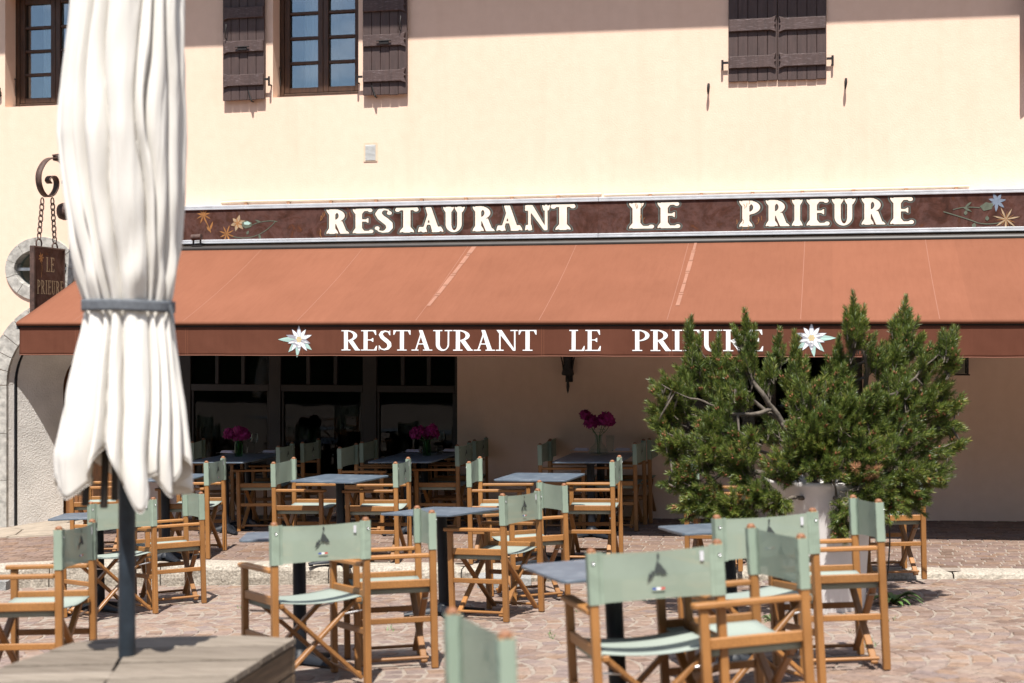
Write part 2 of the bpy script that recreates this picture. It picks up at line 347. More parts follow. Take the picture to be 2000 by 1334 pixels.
# ------------------------------------------------------------------ mesh tools
class MB:
    def __init__(s): s.v = []; s.f = []; s.mi = []; s.sm = []
    def add(s, vs, fs, mi=0, smooth=False):
        o = len(s.v); s.v.extend([tuple(x) for x in vs])
        for f in fs: s.f.append([i + o for i in f]); s.mi.append(mi); s.sm.append(smooth)
    def box(s, a, b, mi=0, mat=None):
        x0, y0, z0 = a; x1, y1, z1 = b
        vs = [Vector(p) for p in ((x0, y0, z0), (x1, y0, z0), (x1, y1, z0), (x0, y1, z0), (x0, y0, z1), (x1, y0, z1), (x1, y1, z1), (x0, y1, z1))]
        if mat: vs = [mat @ q for q in vs]
        s.add(vs, [(0, 3, 2, 1), (4, 5, 6, 7), (0, 1, 5, 4), (1, 2, 6, 5), (2, 3, 7, 6), (3, 0, 4, 7)], mi)
    def bar(s, p, q, w, h, up=(0, 0, 1), mi=0):
        p, q = Vector(p), Vector(q); d = (q - p); L = d.length; d.normalize()
        sd = d.cross(Vector(up)); sd.normalize(); u = sd.cross(d)
        m = Matrix((( d.x, sd.x, u.x, p.x), (d.y, sd.y, u.y, p.y), (d.z, sd.z, u.z, p.z), (0, 0, 0, 1)))
        s.box((0, -w / 2, -h / 2), (L, w / 2, h / 2), mi, m)
    def tube(s, pts, rad, n=8, mi=0, cap=True, closed=False):
        pts = [Vector(p) for p in pts]; k = len(pts)
        if not hasattr(rad, '__len__'): rad = [rad] * k
        vs = []; prev = None
        for i, p in enumerate(pts):
            if closed: d = pts[(i + 1) % k] - pts[i - 1]
            else: d = pts[min(i + 1, k - 1)] - pts[max(i - 1, 0)]
            d.normalize()
            if prev is None: a = d.orthogonal().normalized()
            else:
                a = prev - d * prev.dot(d)
                a = a.normalized() if a.length > 1e-6 else d.orthogonal().normalized()
            prev = a; b = d.cross(a)
            for j in range(n):
                t = 2 * math.pi * j / n; vs.append(p + (a * math.cos(t) + b * math.sin(t)) * rad[i])
        fs = []
        for i in range(k if closed else k - 1):
            i2 = (i + 1) % k
            for j in range(n):
                fs.append((i * n + j, i * n + (j + 1) % n, i2 * n + (j + 1) % n, i2 * n + j))
        s.add(vs, fs, mi, True)
        if cap and not closed:
            s.add(vs[:n], [tuple(range(n))[::-1]], mi); s.add(vs[-n:], [tuple(range(n))], mi)
    def lathe(s, prof, n=24, c=(0, 0, 0), mi=0, mat=None):
        vs = []
        for r, z in prof:
            for j in range(n):
                t = 2 * math.pi * j / n
                q = Vector((c[0] + r * math.cos(t), c[1] + r * math.sin(t), c[2] + z)); vs.append(mat @ q if mat else q)
        fs = [(i * n + j, i * n + (j + 1) % n, (i + 1) * n + (j + 1) % n, (i + 1) * n + j) for i in range(len(prof) - 1) for j in range(n)]
        s.add(vs, fs, mi, True)
    def prism(s, poly, put, d0, d1, mi=0):
        """poly in (u,v); put(u,v,d) -> point"""
        n = len(poly); a = [Vector(put(u, v, d0)) for u, v in poly]; b = [Vector(put(u, v, d1)) for u, v in poly]
        tri = geometry.tessellate_polygon([[Vector((u, v, 0)) for u, v in poly]])
        s.add(a + b, [tuple(t) for t in tri] + [tuple(i + n for i in t)[::-1] for t in tri] + [(i, (i + 1) % n, n + (i + 1) % n, n + i) for i in range(n)], mi)
    def flat(s, poly, put, d=0, mi=0):
        tri = geometry.tessellate_polygon([[Vector((u, v, 0)) for u, v in poly]])
        s.add([put(u, v, d) for u, v in poly], [tuple(t) for t in tri], mi)
    def grid(s, P, mi=0, smooth=True, wrap=False):
        ni, nj = len(P), len(P[0]); vs = [p for r in P for p in r]
        fs = [(i * nj + j, i * nj + (j + 1) % nj, (i + 1) * nj + (j + 1) % nj, (i + 1) * nj + j) for i in range(ni - 1) for j in range(nj if wrap else nj - 1)]
        s.add(vs, fs, mi, smooth)
    def build(s, name, mats, parent=None, bevel=0, solid=0, fixn=True, weld=False):
        me = bpy.data.meshes.new(name); me.from_pydata(s.v, [], s.f)
        if not isinstance(mats, (list, tuple)): mats = [mats]
        for m in mats: me.materials.append(m)
        me.polygons.foreach_set('material_index', s.mi); me.polygons.foreach_set('use_smooth', s.sm)
        if bevel or fixn or weld:
            bm = bmesh.new(); bm.from_mesh(me)
            if weld: bmesh.ops.remove_doubles(bm, verts=bm.verts, dist=1e-5)
            if fixn: bmesh.ops.recalc_face_normals(bm, faces=bm.faces)
            if bevel:
                ed = [e for e in bm.edges if len(e.link_faces) == 2 and e.calc_face_angle(0) > .6 and not all(f.smooth for f in e.link_faces)]
                bmesh.ops.bevel(bm, geom=ed, offset=bevel, segments=1, affect='EDGES', clamp_overlap=True)
            bm.to_mesh(me); bm.free()
        me.update()
        o = bpy.data.objects.new(name, me); COL.objects.link(o)
        if parent: o.parent = parent
        if solid:
            md = o.modifiers.new("thick", 'SOLIDIFY'); md.thickness = solid; md.offset = 0
        return o
def empty(name, loc=(0, 0, 0), rot=None):
    o = bpy.data.objects.new(name, None); COL.objects.link(o); o.location = loc; o.empty_display_size = .1
    if rot is not None: o.rotation_euler = rot
    return o
def tag(o, label=None, cat=None, group=None, kind=None):
    if label: o['label'] = label
    if cat: o['category'] = cat
    if group: o['group'] = group
    if kind: o['kind'] = kind
    return o
KIDS = {}
def copy_tree(o, parent=None):
    c = o.copy(); COL.objects.link(c)
    if parent: c.parent = parent
    for ch in list(o.children): copy_tree(ch, c)
    return c
# ------------------------------------------------------------------ painted lettering (glyphs as signed distance shapes, contoured to faces)
def S_seg(P, Q, r0, r1=None):
    r1 = r0 if r1 is None else r1
    def f(x, y):
        dx, dy = Q[0] - P[0], Q[1] - P[1]; L = dx * dx + dy * dy + 1e-12
        t = np.clip(((x - P[0]) * dx + (y - P[1]) * dy) / L, 0, 1)
        return np.hypot(x - P[0] - t * dx, y - P[1] - t * dy) - (r0 + (r1 - r0) * t)
    return f
def S_poly(pts):
    n = len(pts)
    def f(x, y):
        d = np.full(x.shape, 1e9); ins = np.zeros(x.shape, bool)
        for i in range(n):
            ax, ay = pts[i]; bx, by = pts[(i + 1) % n]; ex, ey = bx - ax, by - ay
            t = np.clip(((x - ax) * ex + (y - ay) * ey) / (ex * ex + ey * ey + 1e-12), 0, 1)
            d = np.minimum(d, np.hypot(x - ax - t * ex, y - ay - t * ey))
            c = ((ay > y) != (by > y)) & (x < (bx - ax) * (y - ay) / ((by - ay) if by != ay else 1e-9) + ax)
            ins ^= c
        return np.where(ins, -d, d)
    return f
def S_box(x0, y0, x1, y1): return S_poly([(x0, y0), (x1, y0), (x1, y1), (x0, y1)])
def S_circ(c, r): return lambda x, y: np.hypot(x - c[0], y - c[1]) - r
def S_ell(c, a, b): return lambda x, y: (np.sqrt(((x - c[0]) / a) ** 2 + ((y - c[1]) / b) ** 2) - 1) * min(a, b)
def S_u(*fs): return lambda x, y: np.minimum.reduce([f(x, y) for f in fs])
def S_sub(f, *gs): return lambda x, y: np.maximum.reduce([f(x, y)] + [-g(x, y) for g in gs])
def S_int(*fs): return lambda x, y: np.maximum.reduce([f(x, y) for f in fs])
def glyph(ch, T=.14, t=.05, h=.045, ball=0):
    s = []; e = T * .75
    def ser(x0, x1, y):
        if ball:  # flared, forked foot of the fairground style
            m = (x0 + x1) / 2; q = (x1 - x0) / 2
            if y < .5: s.append(S_poly([(x0, 0), (m - q * .35, .045), (m, .02), (m + q * .35, .045), (x1, 0), (x1 - q * .12, .10), (m + T * .5, .22), (m - T * .5, .22), (x0 + q * .12, .10)]))
            else: s.append(S_poly([(x0, 1), (m - q * .35, .955), (m, .98), (m + q * .35, .955), (x1, 1), (x1 - q * .12, .90), (m + T * .5, .78), (m - T * .5, .78), (x0 + q * .12, .90)]))
        else:
            y0, y1 = (0, h) if y < .5 else (1 - h, 1); s.append(S_box(x0, y0, x1, y1))
    def stem(x, y0=0, y1=1, w=T): s.append(S_box(x, y0, x + w, y1))
    x0 = .10
    if ch == 'I':
        W = .20 + T; stem(x0); ser(0, W, 0); ser(0, W, 1)
    elif ch in 'LEF':
        W = .50 + T * .7; stem(x0); ser(0, .2 + T, 0); ser(0, .2 + T, 1)
        def arm(y, x1, up):
            hh = h if not ball else t
            yy = (y, y + hh) if up > 0 else (y - hh, y)
            s.append(S_box(x0, yy[0], x1, yy[1]))
            if ball: s.append(S_circ((x1 - ball * .6, y + up * ball), ball))
            else: s.append(S_poly([(x1, y), (x1 + .015, y + up * .24), (x1 - .015, y + up * .24), (x1 - .10, y + up * h)]))
        arm(0, W, 1)
        if ch == 'E':
            arm(1, W - .03, -1); m = .52
            hh = max(h, t * .9); s.append(S_box(x0, m - hh / 2, W - .17, m + hh / 2))
            s.append(S_poly([(W - .26, m), (W - .15, m + .10), (W - .13, m + .10), (W - .13, m - .10), (W - .15, m - .10)]))
    elif ch in 'PR':
        W = .58 + T * .25; stem(x0); ser(0, .2 + T, 0); s.append(S_box(0, 1 - h, .3, 1)) if not ball else ser(0, .2 + T, 1)
        cx = x0 + T * .7; b = .27; a = W - cx
        bowl = S_sub(S_ell((cx, 1 - b), a, b), S_ell((cx, 1 - b), a - T * .98, b - max(t * .95, h)))
        s.append(S_int(bowl, S_box(cx, 0.3, 2, 1.2)))
        if ch == 'R':
            W += .12
            s.append(S_poly([(cx + .06, .47), (cx + .06 + T * 1.15, .51), (W - .05, .06), (W, .045), (W, 0), (W - T * 1.3, 0)]))
            if ball: s.append(S_poly([(W - T * 1.35, 0), (W + .05, 0), (W - .02, .10), (W - T * 1.1, .16)]))
    elif ch == 'S':
        W = .58; k = T / .14
        pts = [(.47, .80, .022), (.42, .92, .026), (.29, .955, .034), (.17, .90, .052 * k), (.125, .77, .066 * k), (.20, .63, .074 * k), (.33, .50, .078 * k), (.445, .37, .074 * k), (.465, .22, .066 * k), (.40, .10, .052 * k), (.27, .045, .034), (.14, .08, .026), (.075, .21, .022)]
        for (a, b, c), (d, e2, f) in zip(pts, pts[1:]): s.append(S_seg((a, b), (d, e2), c, f))
        if ball: s += [S_circ((.46, .80), ball), S_circ((.085, .20), ball)]
        else: s += [S_poly([(.46, .99), (.49, .99), (.495, .74), (.465, .74)]), S_poly([(.05, .01), (.075, .01), (.08, .26), (.05, .26)])]
    elif ch == 'T':
        W = .66; c = W / 2; stem(c - T / 2); ser(c - T / 2 - .11, c + T / 2 + .11, 0)
        hh = h if not ball else t
        s.append(S_box(.01, 1 - hh, W - .01, 1))
        if ball: s += [S_circ((ball * .9, 1 - ball * 1.15), ball), S_circ((W - ball * .9, 1 - ball * 1.15), ball)]
        else: s += [S_poly([(0, 1), (.10, 1 - h), (.03, .77), (0, .77)]), S_poly([(W, 1), (W - .10, 1 - h), (W - .03, .77), (W, .77)])]
    elif ch == 'A':
        W = .80; ap = .40
        s.append(S_poly([(ap - .02, .98), (ap + t * .3, .90), (.13 + t, 0), (.13, 0)]))
        s.append(S_poly([(ap - T * .75, 1), (ap + .03, 1), (W - .10, 0), (W - .10 - T * 1.1, 0)]))
        s.append(S_box(.24, .30, .58, .30 + max(h, t * .8)))
        if ball: ser(0, .30, 0); ser(W - .36, W + .02, 0)
        else: ser(0, .27, 0); ser(W - .36, W, 0)
    elif ch == 'U':
        W = .50 + T * 1.5; xr = W - .12
        stem(x0, .3, 1); tt = t if not ball else T * .8
        s.append(S_box(xr - tt, .3, xr, 1))
        cx = (x0 + xr) / 2; a = (xr - x0) / 2
        s.append(S_int(S_sub(S_ell((cx, .31), a, .325), S_ell((cx + (T - tt) / 2, .33), a - (T + tt) / 2, .27)), S_box(-1, -1, 2, .31)))
        if ball: ser(0, .2 + T, 1); ser(xr - tt - .1, W, 1)
        else: ser(0, .2 + T, 1); ser(xr - .18, W, 1)
    elif ch == 'N':
        W = .66 + T; xr = W - .14
        s.append(S_box(.12, 0, .12 + t, 1)); s.append(S_box(xr, 0, xr + t, 1))
        s.append(S_poly([(.02, 1), (.02 + T * 1.25, 1), (xr + t, 0), (xr + t - T * .6, 0)]))
        if ball: ser(0, .28, 0); ser(xr - .10, xr + t + .10, 1); ser(0, .22, 1)
        else: ser(0, .29, 0); ser(xr - .14, W, 1)
    return S_u(*s), W
def contour(mb, f, put, box, hs, lo=-1e9, hi=0.0, mi=0):
    u0, v0, u1, v1 = box
    nu = max(2, int((u1 - u0) / hs)); nv = max(2, int((v1 - v0) / hs))
    us = np.linspace(u0, u1, nu + 1); vv = np.linspace(v0, v1, nv + 1)
    X, Y = np.meshgrid(us, vv, indexing='ij'); s = f(X, Y); g = np.maximum(s - hi, lo - s)
    for j in range(nv):
        i = 0
        while i < nu:
            c = [(i, j), (i + 1, j), (i + 1, j + 1), (i, j + 1)]; gv = [g[a] for a in c]
            if max(gv) < 0:
                k = i
                while k + 1 < nu and max(g[k + 1, j], g[k + 2, j], g[k + 2, j + 1], g[k + 1, j + 1]) < 0: k += 1
                mb.add([put(us[i], vv[j]), put(us[k + 1], vv[j]), put(us[k + 1], vv[j + 1]), put(us[i], vv[j + 1])], [(0, 1, 2, 3)], mi); i = k + 1; continue
            if min(gv) < 0:
                poly = []
                for q in range(4):
                    a, b = c[q], c[(q + 1) % 4]; ga, gb = gv[q], gv[(q + 1) % 4]
                    if ga < 0: poly.append((us[a[0]], vv[a[1]]))
                    if (ga < 0) != (gb < 0):
                        t = ga / (ga - gb); poly.append((us[a[0]] + t * (us[b[0]] - us[a[0]]), vv[a[1]] + t * (vv[b[1]] - vv[a[1]])))
                if len(poly) >= 3: mb.add([put(*p) for p in poly], [tuple(range(len(poly)))], mi)
            i += 1
def letters(mb, word, x0, x1, z0, z1, Y, gap=.05, boxes=None, style={}, lo=-1e9, hi=0.0, mi=0, cell=.02, wob=None):
    gl = [glyph(c, **style) for c in word]
    if boxes is None:
        tot = sum(W for _, W in gl) + gap * (len(word) - 1); k = (x1 - x0) / tot; boxes = []; x = x0
        for c, W in gl: boxes.append((x, x + W * k)); x += (W + gap) * k
    H = z1 - z0
    for (f, W), (a, b) in zip(gl, boxes):
        kx = (b - a) / W
        def put(u, v, a=a, kx=kx):
            x, z = a + u * kx, z0 + v * H
            return (x, Y - (wob(x, z) if wob else 0), z)
        contour(mb, f, put, (-.16, -.16, W + .16, 1.16), cell, lo, hi, mi)
def petal(c, ang, L, wd, n=6, base=.25):
    """lance-shaped outline from c outward"""
    ca, sa = math.cos(ang), math.sin(ang); pts = []
    prof = [(0, base * .5), (.25, .85), (.5, 1), (.75, .62), (1, 0)]
    up = [(t * L, wd / 2 * k) for t, k in prof]; dn = [(t * L, -wd / 2 * k) for t, k in prof[:-1]][::-1]
    return [(c[0] + x * ca - y * sa, c[1] + x * sa + y * ca) for x, y in up + dn]
def ribbon(pts, wds):
    L, Rr = [], []
    for i, p in enumerate(pts):
        a = pts[max(i - 1, 0)]; b = pts[min(i + 1, len(pts) - 1)]; dx, dy = b[0] - a[0], b[1] - a[1]; q = math.hypot(dx, dy) or 1
        nx, ny = -dy / q, dx / q; w_ = wds[i] if hasattr(wds, '__len__') else wds
        L.append((p[0] + nx * w_ / 2, p[1] + ny * w_ / 2)); Rr.append((p[0] - nx * w_ / 2, p[1] - ny * w_ / 2))
    return L + Rr[::-1]
def bez(p0, p1, p2, n=10):
    return [tuple((1 - t) ** 2 * a + 2 * t * (1 - t) * b + t * t * c for a, b, c in zip(p0, p1, p2)) for t in [i / n for i in range(n + 1)]]

# ------------------------------------------------------------------ ground
K0, K1 = on_t(120, 1101), on_t(1900, 1119); K0.z = K1.z = 0
KD = (K1 - K0).normalized()
def kerb_y(x): return K0.y + (x - K0.x) * KD.y / KD.x
mb = MB()
x0, x1 = -160, 160
# plaza base: gentle plane near by, flattening far out behind the camera
def plz(x, y):
    cx = max(-8, min(6, x)); cy = max(-17, min(-3, y)); return ground(cx, cy)
xs = [-160, -60, -20, -12, -8, -6, -4, -2, 0, 2, 4, 6, 10, 20, 60, 160]; ys = [-200, -120, -70, -45, -30, -22, -17, -14, -12, -10, -8, -7, -6, -5, -4]
P = [[(x, (y if y < -4 else kerb_y(max(-60, min(60, x))) + .02), plz(x, (y if y < -4 else kerb_y(max(-60, min(60, x))))) - .0035) for y in ys] for x in xs]
# keep rows below the kerb line only
P = [[(x, min(y, kerb_y(max(-60, min(60, x))) + .02), z) for x, y, z in r] for r in P]
mb.grid(P, smooth=False)
mb.mi = [1 if sum(mb.v[q][1] for q in f) / len(f) < -13 or abs(sum(mb.v[q][0] for q in f) / len(f)) > 9 else 0 for f in mb.f]
tag(mb.build('plaza', [M['mortar'], M['far_paving']], fixn=False), kind='structure')
def sett_block(mb, c, ux, uy, a, b, z, up, hgt):
    """one stone sett: top polygon with eased edges on a tilted plane"""
    e = min(a, b) * random.uniform(.05, .085); jx = lambda: random.uniform(-.005, .005)
    top, bot = [], []
    tx, ty = random.uniform(-.007, .007), random.uniform(-.007, .007)
    for sx, sy in ((-1, -1), (1, -1), (1, 1), (-1, 1)):
        px = c[0] + ux[0] * sx * a / 2 + uy[0] * sy * b / 2 + jx(); py = c[1] + ux[1] * sx * a / 2 + uy[1] * sy * b / 2 + jx()
        qx = px - ux[0] * sx * e - uy[0] * sy * e; qy = py - ux[1] * sx * e - uy[1] * sy * e
        bot.append((px, py, z(px, py) - .007)); top.append((qx, qy, z(qx, qy) + hgt + tx * sx * a + ty * sy * b))
    mb.add(bot + top, [(4, 5, 6, 7), (0, 1, 5, 4), (1, 2, 6, 5), (2, 3, 7, 6), (3, 0, 4, 7)])
mb = MB(); random.seed(11)
CW, RS, RA = .92, .118, .62      # fan width, row spacing, arc radius
for col in range(-1, 10):
    dc = 5.0 + col * CW
    for row in range(-52, 60):
        for k in range(8):
            half = math.asin(CW / 2 / RA); an = -half + (k + .5) * 2 * half / 8
            an += random.uniform(-.045, .045)
            off = (.5 if col % 2 else 0)
            X = row * RS + off * RS + RA * math.cos(an) - RA + random.uniform(-.008, .008); D = dc + RA * math.sin(an)
            x, y = camxy(X, D)
            if y > kerb_y(x) - .06 or abs(X) > 6.2 or D < 4.6: continue
            c_, s_ = math.cos(an), math.sin(an)
            rx = (CS * c_ - SN * s_, SN * c_ + CS * s_); tx = (-CS * s_ - SN * c_, -SN * s_ + CS * c_)
            wd = 2 * half * RA / 8
            sett_block(mb, (x, y), rx, tx, RS * c_ ** .5 * random.uniform(.82, .98), wd * random.uniform(.80, .97), ground, GUP, random.uniform(-.001, .003))
tag(mb.build('plaza_setts', M['setts'], fixn=False), kind='structure')
# terrace in front of the restaurant
mb = MB()
tx_ = [-40, -20, -14, -10, -8, -6.6, -5, 0, 10, 30, 60]
mb.grid([[(x, y, max(-1.2, tz(x)) - .0035) for y in (kerb_y(max(-20, min(20, x))) + .1, -2, .10)] for x in tx_], smooth=False)
mb.grid([[(x, y, tz(x) - .0045) for y in (.11, 1.6)] for x in (-12.5, -10, -7.2)], smooth=False)
tag(mb.build('terrace', M['mortar'], fixn=False), kind='structure')
mb = MB(); random.seed(5)
u = KD; v = Vector((-KD.y, KD.x, 0)); flat0 = lambda x, y: tz(x)
r = 0; d = .27
while d < 6.2:
    dep = random.uniform(.085, .105); s = -3.4 + random.uniform(0, .15)
    while s < 11.5:
        ln = random.uniform(.10, .19); c = K0 + u * (s + ln / 2) + v * (d + dep / 2 + .012 * math.sin(s * 2.1 + r))
        if c.y < .0 and not (c.x < -7.55 and c.y > -1.2 and c.x < -7.55):
            sett_block(mb, (c.x, c.y), u, v, ln * .95, dep * .91, flat0, None, random.uniform(-.001, .003))
        s += ln
    d += dep; r += 1
tag(mb.build('terrace_setts', M['setts_walk'], fixn=False), kind='structure')
# pale crazy paving by the arched doorway
mb = MB(); random.seed(21)
seeds = [(random.uniform(-11.5, -7.6), random.uniform(-1.1, 1.4)) for _ in range(60)]
for sx, sy in seeds:
    poly = [(-11.7, -1.15), (-7.6, -1.15), (-7.6, 1.05), (-11.7, 1.05)]
    for tx, ty in seeds:
        if (tx, ty) == (sx, sy): continue
        nx, ny = tx - sx, ty - sy; L = math.hypot(nx, ny); lim = L / 2 - .012; out = []
        for i in range(len(poly)):
            a, b = poly[i], poly[(i + 1) % len(poly)]
            da = ((a[0] - sx) * nx + (a[1] - sy) * ny) / L - lim; db = ((b[0] - sx) * nx + (b[1] - sy) * ny) / L - lim
            if da <= 0: out.append(a)
            if da * db < 0: t = da / (da - db); out.append((a[0] + t * (b[0] - a[0]), a[1] + t * (b[1] - a[1])))
        poly = out
        if len(poly) < 3: break
    if len(poly) >= 3 and all(p[1] < -.01 or (-9.45 < p[0] < -7.91) for p in poly): mb.prism(poly, lambda a, b, d: (a, b, d), -.01, .010)
mb.v = [(x, y, z + tz(x)) for x, y, z in mb.v]
tag(mb.build('threshold_paving', M['flag'], bevel=.004), kind='structure')
# granite kerb stones
mb = MB(); random.seed(3); s = -4.0
while s < 14:
    ln = random.uniform(.75, 1.25); wd = .27
    nseg = 14; P = []
    for i in range(nseg + 1):
        q = s + .006 + (ln - .012) * i / nseg; base = K0 + KD * q; endk = min(i, nseg - i); ease = .018 if endk == 0 else (.004 if endk == 1 else 0)
        zb = ground(base.x, base.y) - .05 - tz(base.x); zk = tz(base.x); row = []
        for dd, z in ((-.012 + ease, zb), (-.018 + ease, (zb * .5)), (-.012 + ease, -.045), (.004 + ease, -.016), (.03, -.002 - ease), (.10, .004 - ease), (.20, .004 - ease), (wd - .02, 0 - ease), (wd - .01, -.05)):
            p = base + v * dd; j = noise.noise(Vector((q * 7, dd * 20, z * 14))) * .014 + noise.noise(Vector((q * 23, dd * 50, z * 40))) * .006
            row.append((p.x - v.x * j, p.y - v.y * j, z + j * .6 + zk))
        P.append(row)
    mb.grid(P, smooth=False)
    for r_ in (P[0], P[-1]): mb.add(r_, [tuple(range(len(r_)))])
    s += ln
tag(mb.build('kerb', M['granite']), kind='structure')
# unseen slopes added behind the camera to block low sky and darken glass
mb = MB(); P = []
for i in range(76):
    row = []
    for j in range(8):
        az = R(-95 + 190 * i / 75); dist = 46 + j * 8; x = -3 + dist * math.sin(az); y = -8 - dist * math.cos(az)
        el = 8.5 if -R(54) < az < -R(19) else (24 if az > -R(16) or az < -R(58) else 15)
        hgt = math.tan(R(el)) * dist * (.62 + .38 * min(1, j / 4)) * (1 + .12 * noise.noise(Vector((x * .08, y * .08, 1)))) + 1.5 * noise.noise(Vector((x * .25, y * .25, 4)))
        row.append((x, y, -3 if j == 0 else hgt))
    P.append(row)
mb.grid(P); tag(mb.build('added_hills', M['unseen_green']), kind='structure')
# unseen greenery added behind the camera: darkens the glass reflections, blocks low light
hg = empty('added_hedge', (-4, -20.5, ground(-4, -17))); tag(hg, "unseen dark clipped greenery added behind the camera to darken the glass", 'added_hedge'); mb = MB(); P = []
for i in range(161):
    x = -16 + 32 * i / 160; row = []
    for dy, z in ((-.8, -.6), (-.8, 1.2), (-.75, 2.4), (-.5, 2.9), (0, 3.05), (.5, 2.9), (.75, 2.4), (.8, 1.2), (.8, -.6)):
        k = noise.noise(Vector((x * 1.7, dy * 3, z * 2))) * .22 + noise.noise(Vector((x * 5, dy * 6, z * 6))) * .1; row.append((x, dy * (1 + k), z * (1 + k * .25)))
    P.append(row)
mb.grid(P, smooth=False); mb.build('foliage', M['unseen_green'], hg)
# sky is the world

# ------------------------------------------------------------------ the restaurant building
bld = empty('restaurant_building', (-3, 0, 0))
tag(bld, "cream rendered restaurant building with brown shutters, arched doorway and dark glazed front", 'building')
def bpart(mb, name, mat, parent=None, label=None, **k):
    o = mb.build(name, mat, parent or bld, **k)
    if parent is None or parent is bld: o.location = (3, 0, 0)
    if label: o['label'] = label
    return o
def ellp(cx, cz, a, b, n=40, t0=0, t1=2 * math.pi): return [(cx + a * math.cos(t0 + (t1 - t0) * i / n), cz + b * math.sin(t0 + (t1 - t0) * i / n)) for i in range(n)]
W1 = (-9.488, -8.48, 4.690, 6.06); W2 = (-6.134, -5.125, 4.678, 6.06)
ARX0, ARX1, ARZ = -9.474, -7.887, 1.42; ARR = (ARX1 - ARX0) / 2; ARC = (ARX0 + ARX1) / 2
GL = (-7.42, -3.993, .0, 2.58); RW = (-1.551, .30, .873, 2.51)
OC = on_y(80, 525); OA, OB = .350, .243
rect = lambda r: [(r[0], r[2]), (r[1], r[2]), (r[1], r[3]), (r[0], r[3])]
arch = [(ARX0, -.55), (ARX1, -.55)] + [(ARC + ARR * math.cos(t), ARZ + ARR * math.sin(t)) for t in [math.pi * i / 28 for i in range(29)]]
holes = [(rect(W1), .22), (rect(W2), .20), (arch, 1.38), (rect((GL[0], GL[1], -.55, GL[3])), .12), (rect(RW), .14), (ellp(OC.x, OC.z, OA, OB), .35)]
mb = MB()
# arch / glazing holes reach below the ground: wall starts lower so that every hole lies inside it
outer = [(-12.6, -.8), (8, -.8), (8, 7.62), (-12.6, 7.62)]
loops = [outer] + [h[0] for h in holes]
allp = [p for l in loops for p in l]
tri = geometry.tessellate_polygon([[Vector((a, b, 0)) for a, b in l] for l in loops])
mb.add([(a, 0, b) for a, b in allp], [tuple(t) for t in tri])
for lp, dep in holes:
    if lp is arch: continue
    n = len(lp); mb.add([(a, 0, b) for a, b in lp] + [(a, dep, b) for a, b in lp], [(i, (i + 1) % n, n + (i + 1) % n, n + i) for i in range(n)])
wall = bpart(mb, 'wall', M['plaster'], fixn=False)
mb = MB(); n = len(arch)
AD, AR2 = .75, .49
arch2 = [(ARC - AR2, -.55), (ARC + AR2, -.55)] + [(ARC + AR2 * math.cos(t), ARZ - .06 + AR2 * math.sin(t)) for t in [math.pi * i / 28 for i in range(29)]]
mb.add([(a, 0, b) for a, b in arch] + [(a, AD, b) for a, b in arch2], [(i, (i + 1) % n, n + (i + 1) % n, n + i) for i in range(n)])
bpart(mb, 'doorway_reveal', M['rough_render'], fixn=False)
# masses behind the facade: dark rooms, side walls, roof
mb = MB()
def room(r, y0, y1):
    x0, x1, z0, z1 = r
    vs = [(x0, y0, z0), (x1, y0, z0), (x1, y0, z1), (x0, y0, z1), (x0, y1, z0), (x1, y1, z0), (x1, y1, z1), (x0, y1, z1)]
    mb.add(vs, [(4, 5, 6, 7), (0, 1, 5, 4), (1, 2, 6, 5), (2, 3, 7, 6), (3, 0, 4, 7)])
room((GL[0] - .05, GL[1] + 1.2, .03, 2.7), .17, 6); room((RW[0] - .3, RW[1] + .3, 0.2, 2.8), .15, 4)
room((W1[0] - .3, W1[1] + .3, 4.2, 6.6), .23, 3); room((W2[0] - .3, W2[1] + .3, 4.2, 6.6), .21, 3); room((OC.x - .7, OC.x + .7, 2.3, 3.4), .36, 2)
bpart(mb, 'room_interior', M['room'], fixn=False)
mb = MB(); mb.box((-12.6, .02, 7.42), (8, 9, 7.60)); mb.box((-12.6, 8.8, -.8), (8, 9, 7.41)); mb.box((-12.8, .01, -.8), (-12.61, 8.99, 7.41)); mb.box((8.01, .01, -.8), (8.2, 8.99, 7.41))
bpart(mb, 'outer_shell', M['plaster'])
# eave: its edge throws the shadow line on the upper wall
mb = MB()
mb.add([(-14, -1.0, 7.527), (9, -1.0, 7.292), (9, 5, 10.0), (-14, 5, 10.2), (-14, -1.0, 7.70), (9, -1.0, 7.465), (9, 5, 10.2), (-14, 5, 10.4)],
       [(0, 1, 2, 3), (4, 5, 6, 7), (0, 1, 5, 4), (1, 2, 6, 5), (2, 3, 7, 6), (3, 0, 4, 7)])
bpart(mb, 'roof', M['roof'])
# arch stone surround, flush round the doorway
mb = MB(); nA = 15
def ring_block(cx, cz, a0, b0, a1, b1, t0, t1, y0, y1, n=4):
    pi = [(cx + a0 * math.cos(t0 + (t1 - t0) * i / n), cz + b0 * math.sin(t0 + (t1 - t0) * i / n)) for i in range(n + 1)]
    po = [(cx + a1 * math.cos(t0 + (t1 - t0) * i / n), cz + b1 * math.sin(t0 + (t1 - t0) * i / n)) for i in range(n + 1)]
    mb.prism(pi + po[::-1], lambda u, w_, d: (u, d, w_), y0, y1)
for i in range(nA):
    g = .006; ring_block(ARC, ARZ, ARR - .012, ARR - .012, ARR + .235, ARR + .235, math.pi * i / nA + g, math.pi * (i + 1) / nA - g, -.018, .12)
for sx in (0, 1):
    for k, (z0, z1) in enumerate(((-.5, .3), (.306, .85), (.856, 1.415))):
        xa, xb = (ARX0 - .235, ARX0 + .012) if sx == 0 else (ARX1 - .012, ARX1 + .235); mb.box((xa, -.018, z0), (xb, .12, z1))
o = bpart(mb, 'stone_arch', M['stone'], bevel=.008)
mb = MB()
for i in range(nA): ring_block(ARC, ARZ, ARR - .058, ARR - .058, ARR - .014, ARR - .014, math.pi * i / nA, math.pi * (i + 1) / nA, .10, .20)
